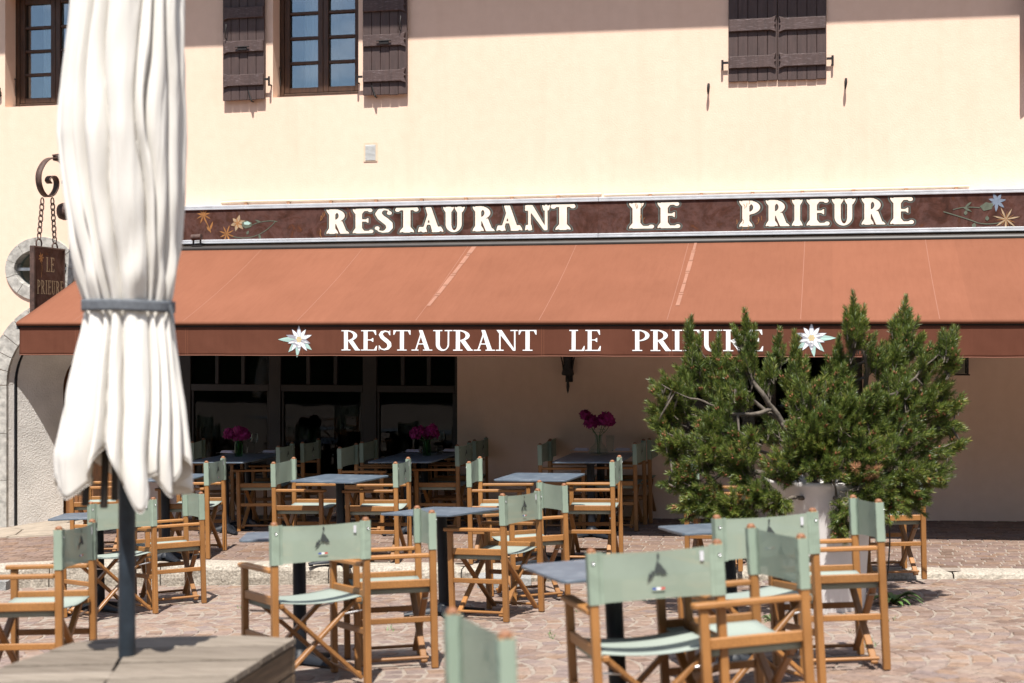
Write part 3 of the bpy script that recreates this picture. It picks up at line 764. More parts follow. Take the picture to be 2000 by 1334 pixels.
mb.box((ARX0 + .014, .10, -.5), (ARX0 + .058, .20, 1.42)); mb.box((ARX1 - .058, .10, -.5), (ARX1 - .014, .20, 1.42))
bpart(mb, 'iron_rebate', M['dark_metal'])
# the door at the back of the recess
mb = MB(); mb.box((ARX0 - .1, AD + .13, -.5), (ARX1 + .1, AD + .2, 2.5)); back = bpart(mb, 'doorway_back', M['room'])
mb = MB(); k_ = 2 * (AR2 - .02) / 6
for i in range(6):
    xa = ARC - AR2 + .02 + i * k_; xm_ = xa + k_ / 2 - ARC; mb.box((xa + .003, AD + .04, -.4), (xa + k_ - .003, AD + .085, ARZ - .06 + math.sqrt(max(0, AR2 ** 2 - max(abs(xm_ - k_ / 2), abs(xm_ + k_ / 2)) ** 2)) + .02))
mb.box((ARC - AR2 - .05, AD + .087, -.5), (ARC + AR2 + .05, AD + .12, 2.3))
dr = bpart(mb, 'door', M['door'], bevel=.005); mb = MB(); mb.tube([(ARC + .42, AD + .04, 1.0), (ARC + .42, AD - .02, 1.0), (ARC + .31, AD - .02, 1.0)], .012); mb.build('handle', M['iron'], dr)
# round window
rw = None
mb = MB(); nR = 11
for i in range(nR): ring_block(OC.x, OC.z, OA - .012, OB - .012, .457, .373, 2 * math.pi * i / nR + .008, 2 * math.pi * (i + 1) / nR - .008, -.02, .16, 5)
ow = bpart(mb, 'round_window', M['stone'], label="oval window in a grey stone ring", bevel=.008)
mb = MB(); mb.bar((OC.x - .335, .055, OC.z), (OC.x + .335, .055, OC.z), .03, .035); mb.bar((OC.x, .085, OC.z - .232), (OC.x, .085, OC.z + .232), .03, .03, up=(1, 0, 0)); mb.build('bar', M['steel'], ow)
mb = MB(); mb.prism(ellp(OC.x, OC.z, OA - .005, OB - .005), lambda u, w_, d: (u, d, w_), .10, .105); mb.build('pane', M['pane'], ow)

def casement(r, Y, label, panes=4):
    """two-leaf timber window with glazing bars, curtain behind"""
    x0, x1, z0, z1 = r; mb = MB(); fw = .05
    mb.box((x0 + .002, Y, z0 + .035), (x0 + fw, Y + .07, z1 - .002)); mb.box((x1 - fw, Y, z0 + .035), (x1 - .002, Y + .07, z1 - .002)); mb.box((x0 + fw + .001, Y, z1 - fw), (x1 - fw - .001, Y + .07, z1 - .002)); mb.box((x0 + fw + .001, Y, z0 + .035), (x1 - fw - .001, Y + .07, z0 + fw + .02))
    wn = bpart(mb, 'window', M['frame'], label=label, bevel=.005)
    mb = MB(); mb.box((x0 + .004, Y - .06, z0 + .002), (x1 - .004, Y + .065, z0 + .033)); mb.build('sill', M['frame'], wn, bevel=.004)
    xm = (x0 + x1) / 2; zb, zt = z0 + .075, z1 - .055
    for k, (a, b) in enumerate(((x0 + .052, xm + .012), (xm + .015, x1 - .052))):
        mb = MB(); st = .062; yy = Y + .012 - k * .003
        mb.box((a, yy, zb), (a + st, yy + .045, zt)); mb.box((b - st, yy, zb), (b, yy + .045, zt))
        mb.box((a + st + .001, yy + .002, zb), (b - st - .001, yy + .043, zb + st)); mb.box((a + st + .001, yy + .002, zt - st), (b - st - .001, yy + .043, zt))
        for q in range(1, panes):
            z = zb + st + (zt - zb - 2 * st) * q / panes; mb.box((a + st + .001, yy + .008, z - .016), (b - st - .001, yy + .038, z + .016))
        sh = mb.build('sash', M['frame'], wn, bevel=.005)
        mb = MB(); mb.box((a + st - .01, yy + .044, zb + st - .01), (b - st + .01, yy + .048, zt - st + .01)); g = mb.build('pane', M['pane_up'], wn)
    mb = MB(); P = []
    for i in range(60):
        x = x0 + .19 + (.31) * i / 59; P.append([(x, Y + .30 + .035 * math.sin(i * .85) + .015 * math.sin(i * 1.9), z) for z in (z0 - .1, z1)])
    mb.grid(P); mb.build('curtain', M['curtain'], wn)
    mb = MB(); mb.tube([(x0 + .006, Y - .03, z0 + .36), (x0 + .02, Y - .03, z0 + .36)], .008); mb.tube([(x0 + .02, Y - .03, z0 + .37), (x0 + .02, Y - .03, z0 + .02 + .14)], .006); mb.build('window_stay', M['iron'], wn)
    return wn
casement(W1, .22, "timber casement window partly hidden by the folded parasol")
casement(W2, .20, "timber casement window between two open shutters")

def shutter(x0, x1, zb, zt, y, label, tail=-1, nb=5, batz=(), bolt=True, rot=0, hinge='left', foot=True):
    """vertical boards with fish-tailed battens; built flat at wall, hinged parts added; y = outer face"""
    mb = MB(); wd = (x1 - x0) / nb; random.seed(int(x0 * 100))
    px = x1 if hinge == 'right' else x0
    mat = Matrix.Translation((px, y + .03, 0)) @ Matrix.Rotation(rot, 4, 'Z') @ Matrix.Translation((-px, -(y + .03), 0))
    for i in range(nb):
        mb.box((x0 + i * wd + .002, y + random.uniform(0, .0015), zb + random.uniform(-.004, .004)), (x0 + (i + 1) * wd - .002, y + .028, zt), 0, mat)
    if not foot and not rot: mb.box((x0 + .003, y + .0285, zb + .006), (x1 + (.004 if tail > 0 else -.003), y + .034, zt - .01))
    so = bpart(mb, 'shutter', M['shutter'], label=label, bevel=.003)
    for z in batz:
        mb = MB(); h = .062
        body = [(x0 + .006, z - h), (x1 - .006, z - h)] if False else None
        if tail < 0:
            pts = [(x1 - .008, z - h), (x1 - .008, z + h), (x0 + .07, z + h), (x0 + .012, z + h + .022), (x0 + .03, z + .018), (x0 + .012, z), (x0 + .03, z - .018), (x0 + .012, z - h - .022), (x0 + .07, z - h)]
        else:
            pts = [(x0 + .008, z - h), (x1 - .07, z - h), (x1 - .012, z - h - .022), (x1 - .03, z - .018), (x1 - .012, z), (x1 - .03, z + .018), (x1 - .012, z + h + .022), (x1 - .07, z + h), (x0 + .008, z + h)]
        mb.prism(pts, lambda u, w_, d: mat @ Vector((u, d, w_)), y - .026, y - .001)
        mb.build('batten', M['batten'], so, bevel=.004)
    if bolt and len(batz) > 1:
        z = sorted(batz)[1]; xc = (x0 + x1) / 2; mb = MB()
        mb.tube([mat @ Vector((xc - .085, y - .042, z - .01)), mat @ Vector((xc + .085, y - .042, z - .01))], .006)
        mb.box((xc - .055, y - .040, z - .045), (xc + .055, y - .028, z - .012), 0, mat); mb.build('bolt', M['iron'], so)
        mb = MB(); xh = x0 + .05 if tail < 0 else x1 - .07
        mb.tube([mat @ Vector((xh, y - .02, z + .26)), mat @ Vector((xh + .012, y - .045, z + .25)), mat @ Vector((xh, y - .05, z + .10)), mat @ Vector((xh, y - .02, z + .09))], .006); mb.build('hook', M['iron'], so)
    if foot:
        xf = x0 + (x1 - x0) * (.68 if tail < 0 else .27); mb = MB()
        mb.tube([(xf - .03, y - .008, zb + .105), (xf - .012, y - .012, zb + .05), (xf + .01, y - .014, zb - .015)], [.006, .007, .01]); mb.tube([(xf + .012, y + .045, zb - .02), (xf + .012, y - .018, zb - .02)], .008)
        mb.build('holdback', M['iron'], so)
    xh = x1 if hinge == 'right' else x0
    s_ = 1 if hinge == 'right' else -1
    mb = MB(); z = sorted(batz)[0]
    mb.box((min(xh, xh + s_ * .06), y - .02, z - .012), (max(xh, xh + s_ * .06), y - .008, z + .012)); mb.tube([(xh + s_ * .06, y - .014, z - .075), (xh + s_ * .06, y - .014, z + .03)], .012)
    mb.tube([(xh + s_ * .06, y - .014, z - .06), (xh + s_ * .06, .02, z - .06)], .009); mb.build('hinge', M['iron'], so)
    return so
zz = lambda px, py, Y=-.06: on_y(px, py, Y).z
xx = lambda px, py=150, Y=-.06: on_y(px, py, Y).x
shutter(xx(435), xx(516.5), zz(475, 195), 6.06, -.062, "left open shutter of the middle window", tail=-1, hinge='right', batz=[zz(475, 157), zz(475, 91), zz(475, 25), zz(475, 25) + .40])
shutter(xx(708.5), xx(795), zz(750, 185), 6.06, -.062, "right open shutter of the middle window", tail=1, hinge='left', batz=[zz(750, 148.5), zz(750, 79), zz(750, 11), zz(750, 11) + .40])
xm = xx(1518.5, 150, -.03)
shutter(xx(1422.5, 150, -.03), xm - .002, zz(1470, 158.5, -.03), 6.0, -.03, "left leaf of the closed shutters", tail=1, hinge='left', bolt=False, foot=False, batz=[zz(1470, 121, -.03), zz(1470, 49, -.03), zz(1470, 49, -.03) + .41])
shutter(xm + .002, xx(1614.5, 150, -.03), zz(1566, 155.5, -.03), 6.0, -.03, "right leaf of the closed shutters", tail=-1, hinge='right', bolt=False, foot=False, batz=[zz(1566, 117, -.03), zz(1566, 46, -.03), zz(1566, 46, -.03) + .41])
# shutter standing half open at the far right, and the one of the far-left window (its hinge only is in view)
xr = xx(1993, 100, -.25)
shutter(xr + .02, xr + .54, zz(1996, 110, -.25), 6.0, -.08, "half open shutter at the far right edge", tail=-1, hinge='right', bolt=False, foot=False, rot=R(22), batz=[zz(1996, 74, -.25), zz(1996, 10, -.25), zz(1996, 10, -.25) + .41])
mb = MB(); p = on_y(2, 178); mb.box((p.x - .2, -.04, p.z - .02), (p.x, -.028, p.z + .02)); mb.tube([(p.x, -.03, p.z - .07), (p.x, -.03, p.z + .035)], .013); mb.tube([(p.x, -.03, p.z - .05), (p.x, .02, p.z - .05)], .01); bpart(mb, 'hinge', M['iron'])
for px, py in ((1384, 166), (1652, 156)):
    p = on_y(px, py, -.05); mb = MB()
    mb.tube([(p.x, .02, p.z), (p.x, -.075, p.z)], .010); mb.tube([(p.x + .002, -.068, p.z + .012), (p.x, -.076, p.z - .03), (p.x - .003, -.078, p.z - .07), (p.x - .006, -.068, p.z - .10)], [.012, .016, .012, .005]); bpart(mb, 'shutter_hook', M['iron'])
# wall vent
mb = MB(); a, b = on_y(712, 316), on_y(736, 282)
mb.box((a.x - .008, -.007, a.z), (b.x + .008, -.004, b.z + .02)); vn = bpart(mb, 'wall_vent', M['conduit'], label="small louvred vent below the middle window")
mb = MB()
for i in range(13):
    z = a.z + .02 + (b.z - a.z - .03) * i / 12; mb.add([(a.x + .012, -.012, z - .005), (b.x - .012, -.012, z - .005), (b.x - .012, -.008, z + .006), (a.x + .012, -.008, z + .006)], [(0, 1, 2, 3)])
mb.build('slats', M['vent'], vn)
# glazed restaurant front under the awning
mb = MB(); fy = .06
xs = [GL[0] + .05, on_y(372, 900, fy).x, on_y(525, 900, fy).x, on_y(548, 900, fy).x, on_y(708, 900, fy).x, on_y(735, 900, fy).x, on_y(888, 900, fy).x, GL[1] - .003]
for a, b in ((GL[0] + .003, xs[1]), (xs[2], xs[3]), (xs[4], xs[5]), (xs[6], xs[7])): mb.box((a, fy, .34), (b, fy + .09, GL[3] - .003))
for a, b in ((xs[1], xs[2]), (xs[3], xs[4]), (xs[5], xs[6])):
    for z0, z1 in ((.34, .42), (1.372, 1.452), (GL[3] - .09, GL[3] - .003)): mb.box((a + .001, fy + .004, z0), (b - .001, fy + .085, z1))
    for k in (1, 2): x = a + (b - a) * k / 3; mb.box((x - .022, fy + .01, 1.453), (x + .022, fy + .08, GL[3] - .091))
    mb.box((a + .001, fy + .02, .421), (a + .03, fy + .07, 1.371)); mb.box((b - .03, fy + .02, .421), (b - .001, fy + .07, 1.371))
gz = bpart(mb, 'glazed_front', M['dark_frame'], bevel=.005)
for a, b in ((xs[1], xs[2]), (xs[3], xs[4]), (xs[5], xs[6])):
    mb = MB(); mb.box((a + .02, fy + .046, .41), (b - .02, fy + .052, 1.382)); mb.build('pane', M['pane'], gz)
    mb = MB(); mb.box((a - .0, fy + .046, 1.444), (b + .0, fy + .052, GL[3] - .08)); mb.build('transom_pane', M['pane'], gz)
mb = MB(); mb.box((GL[0] + .003, .05, -.4), (GL[1] - .003, .16, .338)); bpart(mb, 'plinth', M['plaster'])
# window behind the pine
mb = MB(); x0, x1, z0, z1 = RW; Y = .07
for a, b in ((x0 + .003, x0 + .09), (x1 - .09, x1 - .003), ((x0 + x1) / 2 - .05, (x0 + x1) / 2 + .05)): mb.box((a, Y, z0 + .003), (b, Y + .06, z1 - .003))
for a, b in ((z0 + .003, z0 + .09), (z1 - .09, z1 - .003)): mb.box((x0 + .091, Y + .003, a), ((x0 + x1) / 2 - .051, Y + .057, b)); mb.box(((x0 + x1) / 2 + .051, Y + .003, a), (x1 - .091, Y + .057, b))
wn = bpart(mb, 'window', M['dark_frame'], label="dark framed window behind the pine", bevel=.005)
mb = MB(); mb.box((x0 + .05, Y + .03, z0 + .05), (x1 - .05, Y + .036, z1 - .05)); mb.build('pane', M['pane'], wn)

# ------------------------------------------------------------------ sign board over the awning
SX0, SX1, SZ0, SZ1, SY = on_y(338, 430, -.1).x, 6.5, 3.058, 3.443, -.12
sg = empty('sign_board', ((SX0 + SX1) / 2, 0, SZ0)); OFF = Vector((-(SX0 + SX1) / 2, 0, -SZ0))
tag(sg, "long rusty brown fascia board painted with ivory letters RESTAURANT LE PRIEURE", 'sign')
def spart(mb, name, mat, parent=None, **k):
    o = mb.build(name, mat, parent or sg, **k)
    if parent is None: o.location = OFF
    return o
swob = lambda x, z: .004 * noise.noise(Vector((x * .9, z * 3, 0)))
mb = MB(); js = on_y(1169, 420, SY).x; P = []
nx = 120
for x_a, x_b in ((SX0, js - .003), (js + .003, SX1)):
    P = [[(x_a + (x_b - x_a) * i / 60, SY - swob(x_a + (x_b - x_a) * i / 60, z), z) for z in [SZ0 + (SZ1 - SZ0) * k / 8 for k in range(9)]] for i in range(61)]
    mb.grid(P)
mb.box((SX0, SY + .012, SZ0), (SX1, -.004, SZ1)); panel = spart(mb, 'panel', M['sign_board'], fixn=False)
mb = MB()
for z0, z1, pr in ((SZ1 - .025, SZ1 + .022, .014), (SZ0 - .022, SZ0 + .022, .034)):
    mb.box((SX0 - .02, SY - pr, z0), (js - .002, -.003, z0 + .022)); mb.box((SX0 - .02, SY - pr, z0 + .023), (js - .002, -.003, z1)); mb.box((js + .002, SY - pr - .001, z0), (SX1, -.003, z0 + .021)); mb.box((js + .002, SY - pr - .001, z0 + .023), (SX1, -.003, z1 - .001))
spart(mb, 'rail', M['rail'], bevel=.003)
zb, zt = on_y(640, 457, SY).z, on_y(640, 409, SY).z
z5 = lambda q: on_y(350 + q / 2.5, 430, SY).x
z6 = lambda q: on_y(1100 + q / 2.2222, 420, SY).x
words = [("RESTAURANT", [(718, 826), (846, 944), (953, 1046), (1056, 1168), (1165, 1288), (1288, 1396), (1432, 1536), (1548, 1674), (1688, 1804), (1815, 1934)], z5),
         ("LE", [(285, 390), (408, 504)], z6), ("PRIEURE", [(763, 855), (878, 978), (992, 1040), (1055, 1152), (1165, 1270), (1294, 1394), (1418, 1518)], z6)]
st = dict(T=.21, t=.10, h=.08, ball=.075)
out_, ivo = MB(), MB()
for word, bx, fn in words:
    boxes = [(fn(a), fn(b)) for a, b in bx]
    letters(ivo, word, 0, 0, zb, zt, SY - .0030, boxes=boxes, style=st, cell=.022, hi=.0, wob=swob)
    letters(out_, word, 0, 0, zb, zt, SY - .0016, boxes=boxes, style=st, cell=.022, lo=.034, hi=.064, wob=swob)
spart(ivo, 'lettering', M['ivory'], panel, fixn=False); spart(out_, 'lettering_outline', M['teal'], panel, fixn=False)
# painted flowers
def on_sign(z, off, sca):     # zoom pixel -> (x, z) on the board
    return lambda q, r: (lambda p: (p.x, p.z))(on_y(off[0] + q / sca, off[1] + r / sca, SY))
fput = lambda u, w_, d: (u, SY - swob(u, w_) - .0014 - d, w_)
A5 = on_sign(0, (350, 360), 2.5); A6 = on_sign(0, (1100, 340), 2.2222)
mats = [M['orange_mark'], M['cream_mark'], M['blue_mark'], M['green_mark'], M['teal_leaf']]
mb = MB(); dl = [0]
def fl(poly, mi): dl[0] += .00004; mb.flat(poly, fput, dl[0], mi)
def flower(c, r, n, mi, a0=0, wd=.5, spread=2 * math.pi):
    for k in range(n): fl(petal(c, a0 + spread * k / n, r * random.uniform(.8, 1.1), r * wd), mi)
random.seed(4)
def flush(name):
    global mb
    spart(mb, name, mats, panel, fixn=False); mb = MB()
flower(A5(118, 148), .10, 9, 0, R(10), .17); fl(ribbon([A5(122, 160), A5(140, 200), A5(155, 235)], .010), 0); fl(petal(A5(150, 225), R(70), .11, .025), 0); fl(petal(A5(150, 230), R(125), .07, .02), 0)
flush('painted_flower')
flower(A5(232, 242), .11, 8, 0, R(25), .15)
flower(A5(285, 190), .095, 6, 1, R(15), .42); flower(A5(285, 190), .06, 6, 0, R(40), .25)
fl([A5(a, b) for a, b in ((308, 185), (330, 176), (356, 188), (352, 208), (325, 216), (308, 205))], 3); fl([A5(a, b) for a, b in ((316, 186), (335, 181), (350, 190), (340, 198), (318, 196))], 4)
fl(ribbon([A5(*p) for p in bez((352, 200), (420, 170), (480, 182))], .008), 3); fl(ribbon([A5(*p) for p in bez((262, 255), (380, 285), (470, 182))], .008), 3)
fl(petal(A5(390, 245), R(-70), .06, .03), 3); fl(petal(A5(330, 245), R(60), .05, .03), 3); fl(petal(A5(400, 185), R(160), .08, .02), 3)
flush('painted_spray')
flower(A6(1882, 118), .10, 7, 2, R(60), .33); fl([A6(a, b) for a, b in ((1808, 140), (1835, 122), (1868, 128), (1860, 152), (1825, 160))], 3)
fl(ribbon([A6(*p) for p in bez((1692, 155), (1735, 138), (1808, 146))], .009), 3); fl(petal(A6(1745, 143), R(40), .08, .022), 3); fl(petal(A6(1735, 143), R(-30), .10, .022), 3)
fl(ribbon([A6(*p) for p in bez((1650, 163), (1760, 195), (1800, 212))], .010), 3); fl(ribbon([A6(*p) for p in bez((1800, 212), (1850, 222), (1910, 208))], .009), 3)
flower(A6(1922, 196), .125, 7, 1, R(10), .14); flower(A6(1922, 196), .10, 7, 0, R(30), .06)
fl(petal(A6(1785, 212), R(-100), .06, .04), 3); fl(petal(A6(1840, 202), R(90), .05, .04), 3); fl(petal(A6(1745, 178), R(80), .05, .035), 3)
flush('painted_spray')
# thin gilded scrolls round the capitals
for c in ((700, 150), (700, 235), (820, 120), (780, 262)):
    for k in range(4):
        q = (c[0] + random.uniform(-14, 14), c[1] + random.uniform(-30, 30)); fl(ribbon([A5(*p) for p in bez(q, (q[0] + random.uniform(-16, 16), q[1] + 12), (q[0] + random.uniform(-8, 8), q[1] + 24), 6)], .005), 0)
for c in ((330, 130), (345, 190), (790, 115), (850, 180), (765, 210), (790, 240)):
    for k in range(3):
        q = (c[0] + random.uniform(-14, 14), c[1] + random.uniform(-20, 20)); fl(ribbon([A6(*p) for p in bez(q, (q[0] + random.uniform(-14, 14), q[1] + 9), (q[0] + random.uniform(-6, 6), q[1] + 20), 6)], .005), 0)
flush('gilded_scrolls')
# conduit with clips along the top of the board
cdt = empty('cable_conduit', (-2, 0, 3.5)); tag(cdt, "thin cream cable conduit clipped along the wall above the fascia board", 'conduit')
pts = [on_y(q, r, -.02) for q, r in ((432, 396), (480, 393.5), (620, 391), (800, 387), (1000, 383.5), (1175, 379))]
pts2 = [on_y(q, r, -.02) for q, r in ((1180, 381), (1300, 378), (1500, 374), (1700, 369), (1893, 364))]
mb = MB(); mb.tube([p - Vector((-2, 0, 3.5)) for p in pts], .014, 8); mb.tube([p - Vector((-2, 0, 3.5)) for p in pts2], .014, 8); mb.build('tube', M['conduit'], cdt)
for q in (480, 563, 646, 734, 823, 910, 1000, 1090, 1270, 1370, 1470, 1567, 1667, 1770, 1868):
    p = on_y(q, 397 - (q - 480) * .0217, -.03) - Vector((-2, 0, 3.5)); mb = MB(); mb.box((p.x - .018, -.036, p.z - .035), (p.x + .018, -.004, p.z + .005)); mb.build('clip', M['tan_mark'], cdt)
# small floodlight on the lower rail
fl_ = empty('spotlight', on_y(385, 470, -.2)); tag(fl_, "small brown floodlight sitting on the lower rail of the fascia board", 'spotlight')
mb = MB(); mb.tube([(-.055, -.02, .035), (.06, -.02, .04)], .034, 14); mb.build('lamp_housing', M['rust_iron'], fl_)
mb = MB(); mb.box((-.05, -.015, -.06), (-.035, .005, .02)); mb.box((.035, -.015, -.06), (.05, .005, .02)); mb.box((-.06, -.02, -.065), (.06, .06, -.05)); mb.build('bracket', M['iron'], fl_)
# ------------------------------------------------------------------ awning
AY0, AZ0, AY1, AZ1 = -.19, 2.973, -2.184, 2.138
AX0, AX1 = on_y(33, 630, AY1).x, 6.6
AO = Vector(((AX0 + AX1) / 2, 0, 2.1)); aw = empty('awning', AO)
tag(aw, "long terracotta fabric awning stretched over the terrace with a lettered brown valance", 'awning')
def apart(mb, name, mat, parent=None, **k):
    o = mb.build(name, mat, parent or aw, **k)
    if parent is None: o.location = -AO
    return o
def awp(x, t, d=0):
    y = AY0 + (AY1 - AY0) * t; z = AZ0 + (AZ1 - AZ0) * t
    z -= .022 * math.sin(math.pi * t) + .010 * math.sin(math.pi * min(1, max(0, t))) * math.sin(x * 1.9) + .006 * noise.noise(Vector((x * 1.3, t * 2, 0))) * math.sin(math.pi * t)
    return Vector((x, y - d * .38, z + d * .92))
mb = MB(); N = 150
P = []
for i in range(N + 1):
    x = AX0 + (AX1 - AX0) * i / N; row = [awp(x, k / 16) for k in range(17)]
    row += [Vector((x, AY1 - .012, AZ1 - .008)), Vector((x, AY1 - .016, AZ1 - .026)), Vector((x, AY1 - .006, AZ1 - .040))]; P.append(row)
mb.grid(P); canopy = apart(mb, 'canopy', M['awning'], solid=.002, fixn=False)
sx = AX0 + .62
while sx < AX1:
    mb = MB(); mb.grid([[awp(sx + o_, k / 16, .0015) for k in range(17)] for o_ in (-.004, .004)]); sx += 1.18
    apart(mb, 'seam', M['seam'], canopy, fixn=False)
for (q0, r0), (q1, r1), wd in (((926, 482), (836, 597), .055), ((1359, 474), (1323, 596), .045)):
    def t_at(q, r):
        lo, hi = 0, 1
        for _ in range(40):
            m_ = (lo + hi) / 2; y = AY0 + (AY1 - AY0) * m_; z = on_y(q, r, y).z
            if z > AZ0 + (AZ1 - AZ0) * m_: hi = m_
            else: lo = m_
        y = AY0 + (AY1 - AY0) * lo; return on_y(q, r, y).x, lo
    xa, ta = t_at(q0, r0); xb, tb = t_at(q1, r1)
    ta = max(.01, min(.3, ta)); tb = min(.93, max(.5, tb))
    mb = MB()
    cuts = [0, .13, .16, .3, .47, .5, .66, .8, .83, 1]
    for c0, c1 in zip(cuts, cuts[1:]):
        k_ = random.uniform(.6, 1)
        mb.grid([[awp(xa + (xb - xa) * (c0 + (c1 - c0) * k / 5) + o_ * wd * k_, ta + (tb - ta) * (c0 + (c1 - c0 - .008) * k / 5), .004) for k in range(6)] for o_ in (-.5, .5)])
    apart(mb, 'repair_strip', M['patch'], canopy, fixn=False)
mb = MB(); mb.box((AX0 + .01, AY1 + .018, AZ1 - .085), (AX1, AY1 + .085, AZ1 - .02)); apart(mb, 'front_bar', M['dark_frame'], bevel=.006)
mb = MB(); mb.box((AX0 - .006, AY1 - .004, AZ1 - .075), (AX0 + .008, AY1 + .09, AZ1 - .01)); apart(mb, 'end_cap', M['strap'], bevel=.003)
mb = MB(); mb.box((AX0 + .4, -.21, 2.92), (AX1, -.01, 3.0)); mb.tube([(AX0 + .4, -.19, 2.967), (AX1, -.19, 2.967)], .042, 14); apart(mb, 'roller', M['dark_frame'])
for xa in (AX0 + 1.2, -3.9, .6, 4.6):
    mb = MB(); mb.bar((xa, -.24, 2.85), (xa + .75, -1.2, 2.37), .05, .07); mb.bar((xa + .75, -1.2, 2.37), (xa + .02, AY1 + .10, 2.09), .045, .05); apart(mb, 'arm', M['dark_metal'])
VY = AY1 + .012
def vw(x, z):
    t = (2.09 - z) / .3
    return .016 * t * noise.noise(Vector((x * 1.1, 0, 7))) + .010 * t * noise.noise(Vector((x * 3.3, z * 1.5, 3))) + .005 * t * noise.noise(Vector((x * 9 + z * 7, z * 5, 1)))
VX0 = on_y(38, 694, VY).x; VZ0, VZ1 = 1.803, 2.082
mb = MB(); NV = 420
P = [[(VX0 + (AX1 - VX0) * i / NV, VY - vw(VX0 + (AX1 - VX0) * i / NV, z), z - .004 * noise.noise(Vector((i * .11, 0, 0))) * (VZ1 - z) / .3) for z in [VZ0 + (VZ1 - VZ0) * k / 10 for k in range(11)]] for i in range(NV + 1)]
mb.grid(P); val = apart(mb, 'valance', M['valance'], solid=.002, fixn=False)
mb = MB(); mb.tube([(p[0][0], p[0][1] - .001, p[0][2] + .004) for p in P], .0045, 6); apart(mb, 'hem', M['seam'], val)
vput = lambda u, w_, d=0: (u, VY - vw(u, w_) - .0035 - d, w_)
sx = VX0 + .62
while sx < AX1:
    mb = MB()
    for o_ in (0, .022): mb.grid([[vput(sx + o_ + e, VZ0 + .01 + (VZ1 - VZ0 - .02) * k / 8, -.0012) for k in range(9)] for e in (0, .004)])
    sx += 1.18
    apart(mb, 'stitched_seam', M['awning'], val, fixn=False)
mb = MB(); zb, zt = on_y(700, 684.5, VY).z, on_y(700, 645, VY).z
for word, a, b in (("RESTAURANT", 667, 1048), ("LE", 1112, 1173), ("PRIEURE", 1235, 1490)):
    letters(mb, word, on_y(a, 665, VY).x, on_y(b, 665, VY).x, zb, zt, VY - .0035, gap=.035, style=dict(T=.155, t=.055, h=.05), cell=.02, wob=vw)
apart(mb, 'lettering', M['white_mark'], val, fixn=False)
def edelweiss(cx, cy, fl_):
    c = on_y(cx, cy, VY); c = (c.x, c.z); k = .0052; mb = MB(); d_ = [0]
    def put(u, w_, d): return vput(u, w_, d)
    def ad(poly, mi): d_[0] += .00005; mb.flat(poly, put, d_[0], mi)
    A_ = lambda deg: R(deg if fl_ > 0 else 180 - deg)
    for ang, L in ((180, .215), (228, .165), (262, .175), (322, .165)): ad(petal(c, A_(ang), L, .050), 1)
    for j in range(10):
        a = 18 + j * 36; L = .118 if j % 2 else .135
        ad(petal(c, A_(a), L + .004, .044), 2); ad(petal(c, A_(a), L - .002, .034), 3 if 60 < a < 125 else 0)
    for j in range(7):
        q = (c[0] + (.019 * math.cos(j * 1.047) if j else 0), c[1] + (.019 * math.sin(j * 1.047) if j else 0))
        ad(ellp(q[0], q[1], .0115, .0115, 10), 2); ad(ellp(q[0], q[1], .0095, .0095, 10), 4)
    apart(mb, 'edelweiss_emblem', [M['white_mark'], M['teal_leaf'], M['grey_mark'], M['curtain'], M['yellow_mark']], val, fixn=False)
edelweiss(584, 663, 1); edelweiss(1585, 660, -1)

# ------------------------------------------------------------------ hanging sign on its iron bracket
XS = on_y(123, 520, -.34).x
def on_x(px, py, X=None):
    d = ray(px, py); return CAM + d * (((XS if X is None else X) - CAM.x) / d.x)
hb = empty('sign_bracket', (XS, 0, 3.5)); tag(hb, "rusty wrought iron scroll bracket on the wall behind the folded parasol", 'bracket'); HO = Vector((-XS, 0, -3.5))
def hp(mb, name, mat, **k): o = mb.build(name, mat, hb, **k); o.location = HO; return o
path = [on_x(*p) for p in ((150, 352), (132, 330), (120, 316), (108, 309), (95, 310), (84, 320), (76, 338), (76, 358), (82, 375), (92, 384), (102, 380), (109, 368), (110, 354), (105, 345), (97, 345), (93, 352), (97, 358))]
fine = []
for i in range(len(path) - 1):
    p0, p1, p2, p3 = path[max(i - 1, 0)], path[i], path[i + 1], path[min(i + 2, len(path) - 1)]
    for k in range(4):
        t = k / 4; fine.append(.5 * ((2 * p1) + (p2 - p0) * t + (2 * p0 - 5 * p1 + 4 * p2 - p3) * t * t + (3 * p1 - p0 - 3 * p2 + p3) * t ** 3))
fine.append(path[-1])
mb = MB(); P = []
for p in fine: P.append([p + Vector((dx, 0, 0)) for dx in (-.035, .035)])
mb.grid(P); hp(mb, 'scroll', M['rust_iron'], solid=.012)
mb = MB(); mb.box((XS - .02, -.34, 3.73), (XS + .02, -.02, 3.77)); mb.box((XS - .045, -.02, 3.1), (XS + .045, -.003, 3.86)); mb.bar((XS, -.03, 3.25), (XS, -.32, 3.72), .03, .02, up=(1, 0, 0)); hp(mb, 'wall_arm', M['rust_iron'], bevel=.004)
p = on_x(113, 309); mb = MB(); mb.box((XS - .045, p.y - .04, p.z - .03), (XS + .045, p.y + .06, p.z + .03)); mb.bar((XS - .02, p.y - .07, p.z + .025), (XS - .02, p.y + .06, p.z + .05), .03, .02); hp(mb, 'clamp', M['rust_iron'], bevel=.006)
p = on_x(127, 413); mb = MB(); mb.lathe([(0.02, -.07), (.085, -.06), (.10, -.02), (.10, .05), (.06, .07), (.001, .07)], 20, mat=Matrix.Translation(p) @ Matrix.Rotation(R(90), 4, 'Y')); mb.bar((XS, p.y, p.z), (XS, -.004, p.z), .03, .03, up=(1, 0, 0)); hp(mb, 'lower_boss', M['rust_iron'])
